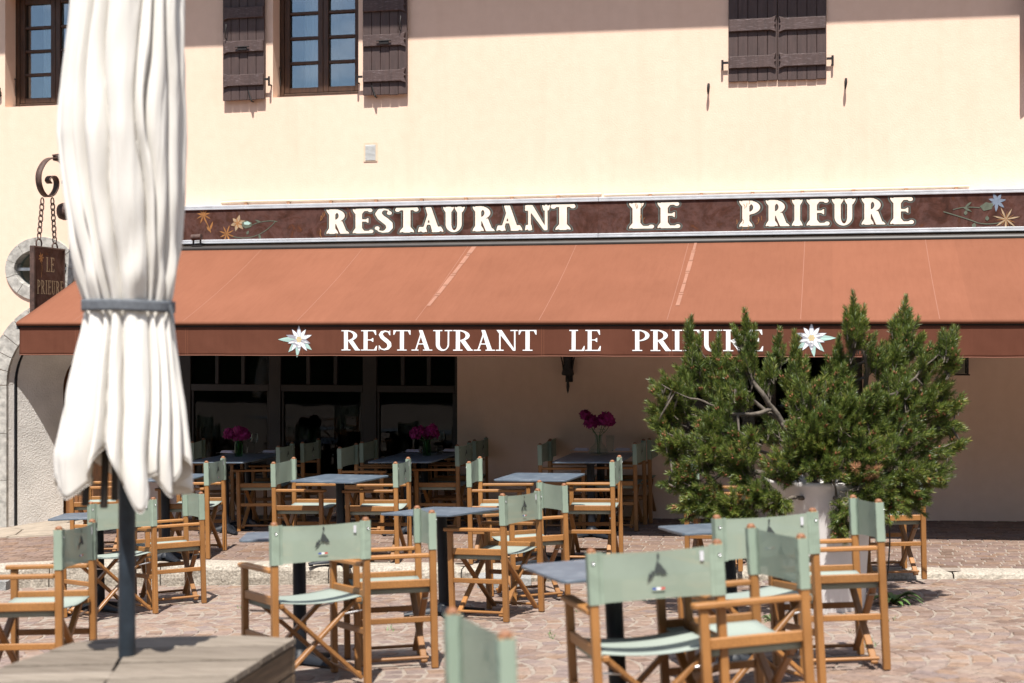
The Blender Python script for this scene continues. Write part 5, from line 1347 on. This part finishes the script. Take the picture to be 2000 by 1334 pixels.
for i in range(-14, 14):
    for seg in range(2):
        xs_ = (-3, -.02 + random.uniform(-.01, .01)) if seg == 0 else (-.012, 3); a, b = i * pw + .005, (i + 1) * pw - .005
        poly = [tuple((pole + dx_ * u_ + dy_ * v_).xy) for u_, v_ in ((xs_[0], a), (xs_[1], a), (xs_[1], b), (xs_[0], b))]
        for j in range(len(dk)):
            poly = clip(poly, dk[j], dk[(j + 1) % len(dk)], cen)
            if len(poly) < 3: break
        if len(poly) >= 3:
            q = []
            for p in poly:
                if not q or math.hypot(p[0] - q[-1][0], p[1] - q[-1][1]) > .004: q.append(p)
            if len(q) >= 3:
                dz = random.uniform(-.003, .003); mb.prism([(p[0] - DO.x, p[1] - DO.y) for p in q], lambda u, v_, d: (u, v_, d), DZ - .028 + dz - DO.z, DZ + dz - DO.z)
mb.build('deck_boards', M['deck'], deck, bevel=.003)
mb = MB(); random.seed(6)
nD = len(dk)
for j in range(nD):
    a, b = dk[j], dk[(j + 1) % nD]; L = (b - a).length; d = (b - a).normalized(); n_ = Vector((d.y, -d.x, 0))
    if n_.dot(a - cen) < 0: n_ = -n_
    zlow = min(ground(a.x, a.y), ground(b.x, b.y)) - .02; z = DZ - .032
    while z > zlow:
        h = .115; p, q = a - n_ * .016 - DO, b - n_ * .016 - DO
        mb.bar((p.x, p.y, z - h / 2 - DO.z), (q.x, q.y, z - h / 2 - DO.z), .022, h - .006); z -= h
mb.build('side_boards', M['deck_side'], deck, bevel=.003)

# ------------------------------------------------------------------ the folded parasol
UP = Vector((pole.x, pole.y, ground(pole.x, pole.y))); um = empty('folded_parasol', UP); tag(um, "large folded off white parasol tied with a grey strap on a dark pole", 'parasol')
DP = (pole - CAM).dot(Vector((-SN, CS, 0))); PPM = FPX / DP
zof = lambda py: CAM.z - (py - HY) / PPM - UP.z
SIL = [(-1150, 244, 252), (-1000, 236, 262), (-800, 222, 282), (-500, 192, 318), (-200, 160, 348), (0, 141, 361), (60, 135, 361), (130, 128, 361), (200, 120, 360), (265, 115, 361), (330, 121, 359), (400, 129, 357), (480, 141, 352), (545, 153, 345), (580, 165, 336), (596, 170, 331), (612, 167, 335), (655, 157, 341), (700, 146, 347), (760, 133, 354), (800, 125, 360), (850, 114, 366), (885, 107, 369), (930, 107, 371), (990, 112, 370)]
def sil(py):
    for (y0, a0, b0), (y1, a1, b1) in zip(SIL, SIL[1:]):
        if y0 <= py <= y1: t = (py - y0) / (y1 - y0); return a0 + (a1 - a0) * t, b0 + (b1 - b0) * t
    return SIL[-1][1:] if py > 0 else SIL[0][1:]
rt, fw_ = Vector((CS, SN, 0)), Vector((-SN, CS, 0))
rn = random.Random(14); NR_ = 17
rid = sorted([(k + rn.uniform(-.40, .40)) / NR_ * 2 * math.pi for k in range(NR_)]); hemr = [rn.uniform(-1, 1) for _ in range(NR_)]; ampr = [rn.uniform(.55, 1.35) for _ in range(NR_)]
# hem as in the photograph: high at the front centre, long points to either side  (angle 0 = right, -90 = towards us)
def hem(phi):
    s_ = 0
    for c, wd, v_ in ((-1.62, .20, -62), (-2.28, .26, 42), (-2.65, .22, -30), (-3.0, .3, 20), (-1.08, .20, 66), (-.80, .15, -25), (-.55, .2, 42), (-.15, .2, -40), (.4, .3, 45), (1.1, .3, -30), (1.7, .3, 40), (2.4, .3, -20), (2.9, .25, 40)):
        d = (phi - c + math.pi) % (2 * math.pi) - math.pi; s_ += v_ * math.exp(-(d / wd) ** 2)
    return 925 + s_
def fold(phi, py):
    ph = phi + .32 * max(0, (py - 610) / 300) * math.sin(phi * 1.5 + .6) + .10 * math.sin(py * .006 + 1) + .16 * noise.noise(Vector((math.cos(phi) * 1.6, math.sin(phi) * 1.6 + 3, py * .005)))
    best = None
    for k in range(NR_):
        a, b = rid[k], rid[(k + 1) % NR_] + (2 * math.pi if k == NR_ - 1 else 0); q = ph
        while q < a: q += 2 * math.pi
        while q >= a + 2 * math.pi: q -= 2 * math.pi
        if a <= q < b: best = ((q - a) / (b - a), k); break
    t, k = best; lobe = math.sin(math.pi * t) ** .62
    pinch = math.exp(-((py - 597) / 45) ** 2); dep = (.30 if py < 597 else .34) * ampr[k] * (1 - .35 * pinch)
    fine_ = .04 * noise.noise(Vector((math.cos(phi) * 4, math.sin(phi) * 4, py * .0045))) + .018 * noise.noise(Vector((math.cos(phi) * 10, math.sin(phi) * 10, py * .012))) - .05 * max(0, .32 - abs(noise.noise(Vector((math.cos(phi) * 4.5 + py * .0012, math.sin(phi) * 4.5, py * .0022 + 7)))) * 2.2) + .025 * pinch * math.sin(ph * 17)
    tuck = .05 * math.exp(-((py - 520) / 70) ** 2) * math.sin(ph * 7 + py * .03)
    return 1 - dep * (1 - lobe) + fine_ + tuck
NA, NZ = 432, 150; P = []
for i in range(NZ + 1):
    row = []
    for j in range(NA):
        phi = 2 * math.pi * j / NA - math.pi
        h = hem(phi); y_ = -1150 + (h + 1150) * (i / NZ) ** .8 if True else 0
        a, b = sil(y_); c_ = ((a + b) / 2 - 248) / PPM; rr = (b - a) / 2 / PPM; f_ = fold(phi, y_)
        lift = 0
        if y_ > 700: lift = .03 * math.sin(phi * 5 + 1) * (y_ - 700) / 250
        p = rt * (c_ + rr * f_ * math.cos(phi) * (1 + lift)) + fw_ * (rr * .92 * f_ * math.sin(phi) * (1 + lift)); row.append((p.x, p.y, zof(y_)))
    P.append(row)
mb = MB(); mb.grid(P, wrap=True); cl = mb.build('canopy_cloth', M['parasol'], um, solid=.003, fixn=False)
ss = cl.modifiers.new("smooth", 'SMOOTH'); ss.factor = .5; ss.iterations = 1; cl.modifiers.move(1, 0)
mb = MB(); mb.tube([P[-1][j] for j in range(NA)], .0022, 5, closed=True); mb.build('hem', M['parasol'], cl)
mb = MB(); P2 = []
for py in (586, 591, 597, 603, 608):
    a, b = sil(596); a -= 8; b += 8; row = []
    for j in range(96):
        phi = 2 * math.pi * j / 96; f_ = 1.0 + .012 * math.sin(phi * 9) + .01 * noise.noise(Vector((phi * 2, py * .01, 0))); tilt = (3 if math.cos(phi) > 0 else 0) * math.cos(phi)
        p = rt * (((a + b) / 2 - 248) / PPM + (b - a) / 2 / PPM * f_ * math.cos(phi)) + fw_ * ((b - a) / 2 / PPM * .92 * f_ * math.sin(phi)); row.append((p.x, p.y, zof(py + tilt)))
    P2.append(row)
mb.grid(P2, wrap=True); stp = mb.build('strap', M['strap'], um, solid=.003, fixn=False)
e = rt * ((334 - 248) / PPM) - fw_ * .04; mb = MB(); mb.tube([e + Vector((0, 0, zof(596))), e + rt * .012 + Vector((0, 0, zof(612))), e + rt * .022 + Vector((0, 0, zof(634)))], [.012, .009, .004], 6); mb.build('loose_end', M['strap'], stp)
mb = MB(); mb.tube([(0, 0, 0), (0, 0, zof(-1150) - .02)], .0335, 22); mb.build('pole', M['pole'], um)
mb = MB(); mb.lathe([(.001, zof(-1150) + .06), (.03, zof(-1150) + .05), (.05, zof(-1150) - .0), (.05, zof(-1150) - .06)], 16); mb.build('finial', M['pole'], um)
for px, dp in ((175, -.06), (221, -.13), (327, -.02), (300, .14), (205, .14), (290, -.09)):
    c_ = rt * ((px - 248) / PPM) + fw_ * dp; mb = MB(); mb.bar((c_.x, c_.y, zof(985 if px < 250 else 962)), (c_.x * .55, c_.y * .55, zof(300)), .024, .024, up=(0, 1, 0)); mb.build('rib', M['dark_frame'], um, bevel=.003)

# ------------------------------------------------------------------ white planter and its mountain pine
pb = on_g(1602, 1186, 0); pz = ground(pb.x, pb.y); pot = empty('planter_pot', (pb.x, pb.y, pz)); tag(pot, "tall tapered white planter under the mountain pine", 'planter')
PH = .90
mb = MB(); prof = [(.001, .0), (.295, -.03), (.305, .0), (.318, .3), (.338, .6), (.362, PH - .05), (.385, PH - .03), (.388, PH), (.375, PH + .004), (.352, PH - .01), (.335, PH - .14), (.001, PH - .15)]
mb.lathe(prof, 48); mb.build('vessel', M['pot'], pot)
mb = MB(); P = []
for i in range(9):
    P.append([((.36 * i / 8 + .001) * math.cos(t) * .95, (.36 * i / 8 + .001) * math.sin(t) * .95, PH - .09 + .025 * noise.noise(Vector((i, t, 1)))) for t in [2 * math.pi * k / 24 for k in range(24)]])
mb.grid(P, wrap=True); mb.build('soil', M['soil'], pot)
D0 = (pb - CAM).dot(Vector((-SN, CS, 0)))
TB = Vector((pb.x, pb.y, pz + PH - .08)); pine = empty('mountain_pine', TB); tag(pine, "bushy dark green mountain pine with russet buds in the white planter", 'tree')
def pp(px, py, dp=0): return at_depth(px, py, D0 + dp) - TB
random.seed(31)
limbs = [
 [(1597, 975, 0, .045), (1560, 880, .0, .036), (1508, 800, -.10, .026), (1468, 735, -.12, .017), (1456, 660, -.1, .007)],
 [(1612, 975, .0, .042), (1650, 860, .1, .032), (1688, 770, .08, .024), (1690, 705, -.05, .016), (1668, 645, -.05, .006)],
 [(1618, 975, .05, .040), (1690, 880, .2, .030), (1752, 790, .15, .022), (1768, 690, .1, .014), (1768, 645, .1, .005)],
 [(1590, 975, -.1, .034), (1500, 930, -.3, .024), (1420, 925, -.35, .017), (1345, 960, -.3, .010), (1305, 945, -.3, .005)],
 [(1620, 975, -.1, .034), (1700, 925, -.25, .025), (1770, 890, -.2, .016), (1835, 872, -.15, .009), (1880, 864, -.15, .004)],
 [(1508, 800, -.10, .022), (1440, 810, -.2, .016), (1395, 790, -.2, .011), (1330, 770, -.2, .006), (1292, 750, -.2, .004)],
 [(1530, 830, -.08, .020), (1430, 745, .05, .014), (1372, 690, .0, .009), (1348, 655, 0, .005)],
 [(1610, 975, -.2, .024), (1640, 975, -.42, .018), (1660, 1000, -.5, .011), (1655, 1050, -.5, .005)],
 [(1588, 975, -.2, .024), (1540, 975, -.42, .016), (1490, 985, -.48, .010), (1450, 1000, -.48, .005)],
 [(1690, 780, .1, .018), (1760, 760, -.15, .013), (1815, 710, -.2, .008), (1850, 660, -.2, .004)],
 [(1620, 900, .2, .024), (1600, 800, .35, .018), (1560, 730, .35, .011), (1540, 700, .35, .005)],
 [(1600, 940, .3, .026), (1480, 880, .5, .016), (1380, 850, .5, .009), (1300, 850, .4, .004)],
 [(1620, 930, .3, .026), (1760, 850, .5, .016), (1840, 800, .4, .008), (1870, 790, .3, .004)]]
LP = []; tb_ = MB()
for L in limbs:
    pts = [(pp(a, b, c), r * .78) for a, b, c, r in L]; fp, fr = [], []
    for i in range(len(pts) - 1):
        p0, p1, p2, p3 = pts[max(i - 1, 0)][0], pts[i][0], pts[i + 1][0], pts[min(i + 2, len(pts) - 1)][0]
        for k in range(6):
            t = k / 6; q = .5 * ((2 * p1) + (p2 - p0) * t + (2 * p0 - 5 * p1 + 4 * p2 - p3) * t * t + (3 * p1 - p0 - 3 * p2 + p3) * t ** 3)
            q += Vector((noise.noise(q * 9), noise.noise(q * 9 + Vector((5, 0, 0))), noise.noise(q * 9 + Vector((0, 7, 0))))) * .02
            fp.append(q); fr.append((pts[i][1] + (pts[i + 1][1] - pts[i][1]) * t) * (1 + .15 * noise.noise(q * 40)))
    fp.append(pts[-1][0]); fr.append(pts[-1][1]); tb_.tube(fp, fr, 8); LP += list(zip(fp, fr))
lobes = [ # px, py, radius px, depth, density, upright
 (1347, 668, 24, 0, 2.0, 1), (1345, 715, 36, 0, 1.4, .8), (1320, 765, 46, -.1, 1.2, .6), (1297, 812, 36, -.1, 1.2, .3), (1305, 868, 40, -.2, 1.1, .2), (1322, 930, 40, -.3, 1.1, .1), (1375, 965, 48, -.35, 1.1, .2),
 (1400, 745, 48, .0, 1.1, .7), (1398, 820, 55, -.2, 1.1, .4), (1370, 885, 55, -.3, 1.1, .3), (1440, 900, 50, -.38, 1.2, .4), (1430, 985, 42, -.48, 1.2, .3), (1480, 960, 45, -.45, 1.1, .3), (1404, 700, 26, .0, 1.6, 1),
 (1455, 655, 26, -.1, 2.2, 1), (1452, 700, 30, -.1, 1.2, .9), (1435, 760, 40, -.15, 1.0, .7), (1455, 850, 40, -.3, .9, .5), (1530, 900, 55, -.35, 1.1, .5), (1500, 725, 32, .2, 1.2, .9), (1518, 690, 24, .3, 1.6, 1),
 (1552, 735, 38, .2, 1.2, .9), (1555, 695, 24, .25, 1.8, 1), (1580, 780, 52, .0, 1.2, .7), (1575, 850, 58, -.3, 1.3, .5), (1640, 830, 62, -.25, 1.3, .6), (1640, 740, 42, .0, 1.2, .8), (1636, 705, 30, .1, 1.5, 1), (1610, 905, 50, -.4, 1.2, .4),
 (1666, 622, 30, -.05, 2.0, 1), (1680, 650, 34, -.05, 1.6, .8), (1700, 690, 34, .0, 1.1, .8), (1690, 800, 60, -.2, 1.3, .6), (1700, 880, 60, -.35, 1.3, .4), (1690, 945, 52, -.45, 1.3, .2), (1655, 1005, 36, -.5, 1.5, -.2), (1645, 1040, 26, -.5, 1.5, -.4),
 (1766, 630, 32, .1, 2.0, 1), (1770, 662, 42, .1, 1.7, .8), (1750, 710, 46, .05, 1.3, .8), (1765, 770, 60, -.1, 1.3, .6), (1770, 850, 62, -.2, 1.3, .4), (1775, 920, 55, -.3, 1.3, .2), (1740, 975, 40, -.35, 1.3, .1), (1790, 960, 34, -.25, 1.2, .1),
 (1815, 700, 34, -.15, 1.4, .7), (1850, 665, 28, -.2, 1.8, .9), (1865, 700, 26, -.2, 1.3, .5), (1825, 770, 44, -.15, 1.2, .5), (1845, 820, 40, -.1, 1.2, .3), (1830, 880, 36, -.15, 1.1, .1), (1872, 868, 20, -.15, 1.8, .2), (1868, 790, 24, -.1, 1.5, .3),
 (1345, 985, 34, -.35, 1.3, .1), (1395, 1005, 34, -.42, 1.3, .1), (1450, 1012, 30, -.48, 1.3, .1), (1515, 985, 34, -.5, 1.2, .0), (1705, 1000, 36, -.45, 1.3, .0), (1785, 985, 34, -.3, 1.3, .1), (1835, 930, 36, -.2, 1.2, .1), (1290, 790, 26, -.1, 1.3, .5),
 (1500, 830, 40, .35, .7, .6), (1620, 790, 60, .4, 1.0, .7), (1740, 800, 60, .4, 1.0, .7), (1400, 850, 60, .4, .8, .5), (1830, 935, 26, -.2, 1.0, 0), (1292, 760, 26, -.15, 1.3, .4), (1285, 830, 22, -.15, 1.3, .2)]
nd, dead, cones = MB(), MB(), MB(); tw = MB()
def needles(mb, base, d, L, n, ln, w_=.0034, jitter=.5):
    a = d.orthogonal().normalized(); b = d.cross(a)
    for k in range(n):
        t = .12 + .88 * (k + random.random()) / n; an = k * 2.39996 + random.uniform(-.4, .4); rad = a * math.cos(an) + b * math.sin(an)
        op = random.uniform(.7, 1.05) * (1.12 - .62 * t ** 2); dr = (d * math.cos(op) + rad * math.sin(op)).normalized(); s_ = dr.cross(Vector((random.random(), random.random(), random.random())) - Vector((.5, .5, .5))).normalized()
        p = base + d * L * t; l_ = ln * random.uniform(.75, 1.15); q = p + dr * l_
        mb.add([p - s_ * w_ / 2, p + s_ * w_ / 2, p + dr * l_ * .6 + s_ * w_ * .55, q, p + dr * l_ * .6 - s_ * w_ * .55], [(0, 1, 2, 3, 4)])
ctrp = pp(1590, 830, 0)
for li, (px, py, rp, dp, den, upr) in enumerate(lobes):
    c = pp(px, py, dp); r_ = rp / FPX * D0
    near, nr = min(LP, key=lambda q: (q[0] - c).length + .1 * max(0, q[0].z - c.z))
    if (near - c).length > .03:
        m_ = near.lerp(c, .5) + Vector((random.uniform(-.05, .05), random.uniform(-.05, .05), -.045)); tw.tube([near, near.lerp(m_, .5), m_, m_.lerp(c, .5), c], [min(nr, .010), .0085, .007, .006, .005], 6)
    n = max(8, int(den * (rp / 10) ** 2 * 1.5))
    for k in range(n):
        o_ = Vector((random.gauss(0, .5), random.gauss(0, .5), random.gauss(0, .5)));
        if o_.length > 1: o_.normalize()
        out = (c + o_ * r_ - ctrp); out = out.normalized() if out.length > .01 else Vector((0, 0, 1))
        d = (Vector((0, 0, 1)) * (upr + .25) + out * (.55 if upr < .9 else .22) + o_ * (.55 if upr < .9 else .50) + Vector((random.gauss(0, .2), random.gauss(0, .2), random.gauss(0, .12)))).normalized()
        base = c + o_ * r_ * .85 - d * .06; L = random.uniform(.09, .16)
        if upr >= 1 and k < 3: base = c + Vector((random.uniform(-.02, .02), random.uniform(-.02, .02), -r_ * .6 + k * r_ * .42)); L = .15; d = (Vector((0, 0, 1)) + Vector((random.gauss(0, .08), random.gauss(0, .08), 0))).normalized()
        if not (upr >= 1 and k < 3): base -= d * L * .45
        st_ = base - d * .02
        if (st_ - c).length > .04 and random.random() < .45: tw.tube([c, c.lerp(st_, .55) - Vector((0, 0, .012)), st_], [.0045, .004, .003], 5)
        tip = base + d * L; tw.tube([st_, base + d * L * .5, tip], [.0034, .003, .002], 5)
        needles(nd, base, d, L, int(L * 900), .046, random.choice((.0029, .0034)))
        if random.random() < .30:
            a = d.orthogonal().normalized()
            for q in range(random.randint(2, 5)):
                an = q * 1.7; cc = base + d * L * random.uniform(.72, .92); rr = (a * math.cos(an) + d.cross(a) * math.sin(an)) * .009
                M3 = Matrix.Translation(cc + rr) @ (d + rr.normalized() * .4).to_track_quat('Z', 'Y').to_matrix().to_4x4(); cones.lathe([(.001, -.009), (.0065, -.003), (.007, .006), (.001, .016)], 5, mat=M3)
        if random.random() < .35 or upr >= 1: cones.add(*(lambda mm: (mm.v, mm.f))((lambda q: (q.tube([tip, tip + d * random.uniform(.015, .032)], [.0036, .0018], 5), q)[1])(MB())), mi=1)
c = pp(1707, 922, -.5)
for k in range(9): d = Vector((random.gauss(0, 1), random.gauss(0, 1), random.gauss(-.2, 1))).normalized(); needles(dead, c - d * .01, d, .05, 46, .045)
for k in range(4):
    c2 = pp(1672, 915, -.48); d = Vector((random.gauss(0, 1), random.gauss(0, 1), random.gauss(0, 1))).normalized(); needles(dead, c2, d, .03, 22, .035)
M['candle'] = simple("pale_new_shoots", (.20, .24, .13), .6, .2, 30)
tr_ = tb_.build('trunk', M['bark'], pine); o = tw.build('twigs', M['bark'], tr_, fixn=False); o['kind'] = 'stuff'
cr_ = nd.build('crown', M['needle'], pine, fixn=False); cr_['kind'] = 'stuff'
o = dead.build('dead_sprig', M['dead_needle'], pine, fixn=False); o['label'] = "tuft of dry rust brown needles"
o = cones.build('buds', [M['cone'], M['candle']], pine, fixn=False); o['kind'] = 'stuff'

# ------------------------------------------------------------------ small things on the ground
def plantlet(px, py, n, L, label, seed, wd=.03):
    p = on_g(px, py, 0); p.z = ground(p.x, p.y); e = empty('weed', p); tag(e, label, 'weed'); rn = random.Random(seed); mb = MB()
    for k in range(n):
        a = k * 2.4 + rn.uniform(-.3, .3); l_ = L * rn.uniform(.6, 1.1); d = Vector((math.cos(a), math.sin(a), 0)); s_ = Vector((-math.sin(a), math.cos(a), 0)); up_ = rn.uniform(.5, 1.6)
        P = []
        for q in range(6):
            t = q / 5; w_ = wd * (math.sin(math.pi * (.08 + .9 * t)) ** .8) * rn.uniform(.75, 1.1); c_ = d * l_ * t + Vector((0, 0, l_ * (up_ * t - 1.1 * up_ * t * t * .8)))
            P.append([c_ - s_ * w_ / 2 + Vector((0, 0, .006)), c_, c_ + s_ * w_ / 2 + Vector((0, 0, .006))])
        mb.grid(P)
    mb.build('leaves', M['leaf'], e, fixn=False)
plantlet(1745, 1180, 26, .20, "leafy green weed growing at the foot of the white planter", 1, .035)
plantlet(1505, 1212, 14, .07, "small grass tuft left of the white planter", 2, .012)
mb = MB(); random.seed(77)
for px, py in ((427, 1104), (462, 1105), (1480, 1128), (1810, 1128), (1830, 1127), (1590, 1213), (1500, 1215), (1740, 1210), (760, 1228), (762, 1232), (1068, 1240), (1080, 1246), (1690, 1265), (1705, 1260), (350, 1172), (60, 1133), (1905, 1127), (1955, 1126), (1130, 1195), (470, 1190), (1660, 1235)):
    for k in range(9):
        p = on_g(px + random.uniform(-8, 8), py + random.uniform(-3, 3), 0); z = ground(p.x, p.y) - .006; a = random.uniform(0, 6.28); l_ = random.uniform(.012, .04); d = Vector((math.cos(a), math.sin(a), 1.2)); s_ = Vector((-math.sin(a), math.cos(a), 0)) * .004
        q = Vector((p.x, p.y, z)); mb.add([q - s_, q + s_, q + d * l_], [(0, 1, 2)])
tag(mb.build('grass', M['leaf'], fixn=False), "tiny grass shoots in the joints of the paving", kind='stuff')
p0 = pb + (Vector((CS, SN, 0)) * .36); pts = [at_depth(px, py, D0 - .12) for px, py in ((1690, 962), (1718, 968), (1737, 1005), (1738, 1060), (1735, 1110), (1729, 1150))]
e_ = at_depth(1727, 1172, D0 - .14); e_.z = ground(e_.x, e_.y) + .005; pts.append(e_)
f2 = Vector((CS, SN, 0)) * .12 + e_; f2.z = ground(f2.x, f2.y) + .005; pts.append(f2)
mb = MB(); mb.tube([p - e_ for p in pts], .0055, 8); o = mb.build('hose', M['rubber']); o.location = e_; tag(o, "thin black hose hanging down beside the white planter", 'hose')
def block(px, py, lx, ly, h, yaw, label):
    p = on_g(px, py, 0); e = empty('stone_block', (p.x, p.y, ground(p.x, p.y) - .01), (0, 0, yaw)); tag(e, label, 'stone block'); mb = MB()
    P = []; n = 8
    def face(o_, a, b):
        mb.grid([[o_ + a * (i / n) + b * (j / n) for j in range(n + 1)] for i in range(n + 1)], smooth=False)
    X, Y, Z = Vector((lx, 0, 0)), Vector((0, ly, 0)), Vector((0, 0, h)); o_ = Vector((-lx / 2, -ly / 2, 0))
    face(o_ + Z, X, Y); face(o_, X, Z); face(o_ + Y, Z, X); face(o_, Z, Y); face(o_ + X, Y, Z)
    mb.v = [tuple(Vector(q) + Vector((noise.noise(Vector(q) * 9 + Vector((1, 0, 0))), noise.noise(Vector(q) * 9 + Vector((0, 5, 0))), noise.noise(Vector(q) * 9))) * .010) for q in mb.v]
    mb.build('stone', M['granite_grey'], e, weld=True)
block(985, 1143, .44, .30, .09, TH, "low grey granite block lying by the kerb behind the centre armchairs")
block(-10, 1150, .30, .30, .10, TH, "dark granite block at the left edge of the photo by the kerb")

# ------------------------------------------------------------------ more of the terrace furniture just left of the view: it shows only as reflections in the glazing
u2 = copy_tree(um); u2.location = (-9.4, -7.6, ground(-9.4, -7.6)); tag(u2, "folded off white parasol beyond the left edge, seen only mirrored in the glazing", 'parasol')
RL = "armchair beyond the left edge, seen only mirrored in the dark glazing"
for x, y, yaw in ((-8.3, -5.6, 80), (-7.4, -6.3, 260), (-9.9, -5.9, 95), (-10.8, -7.6, 40), (-8.6, -8.9, 120), (-11.4, -5.2, 260)):
    c2 = copy_tree(proto); c2.matrix_world = Matrix.Translation((x, y, ground(x, y) + .003)) @ Matrix.Rotation(R(yaw), 4, 'Z'); tag(c2, RL, 'armchair', 'armchairs outside the view mirrored in the glazing')
for x, y in ((-7.9, -6.0), (-10.6, -5.6), (-9.7, -8.3)):
    t2 = copy_tree(tb0); t2.matrix_world = Matrix.Translation((x, y, ground(x, y) + .002)) @ Matrix.Rotation(R(20), 4, 'Z'); tag(t2, "slate table beyond the left edge, seen only mirrored in the dark glazing", 'table', 'tables outside the view mirrored in the glazing')
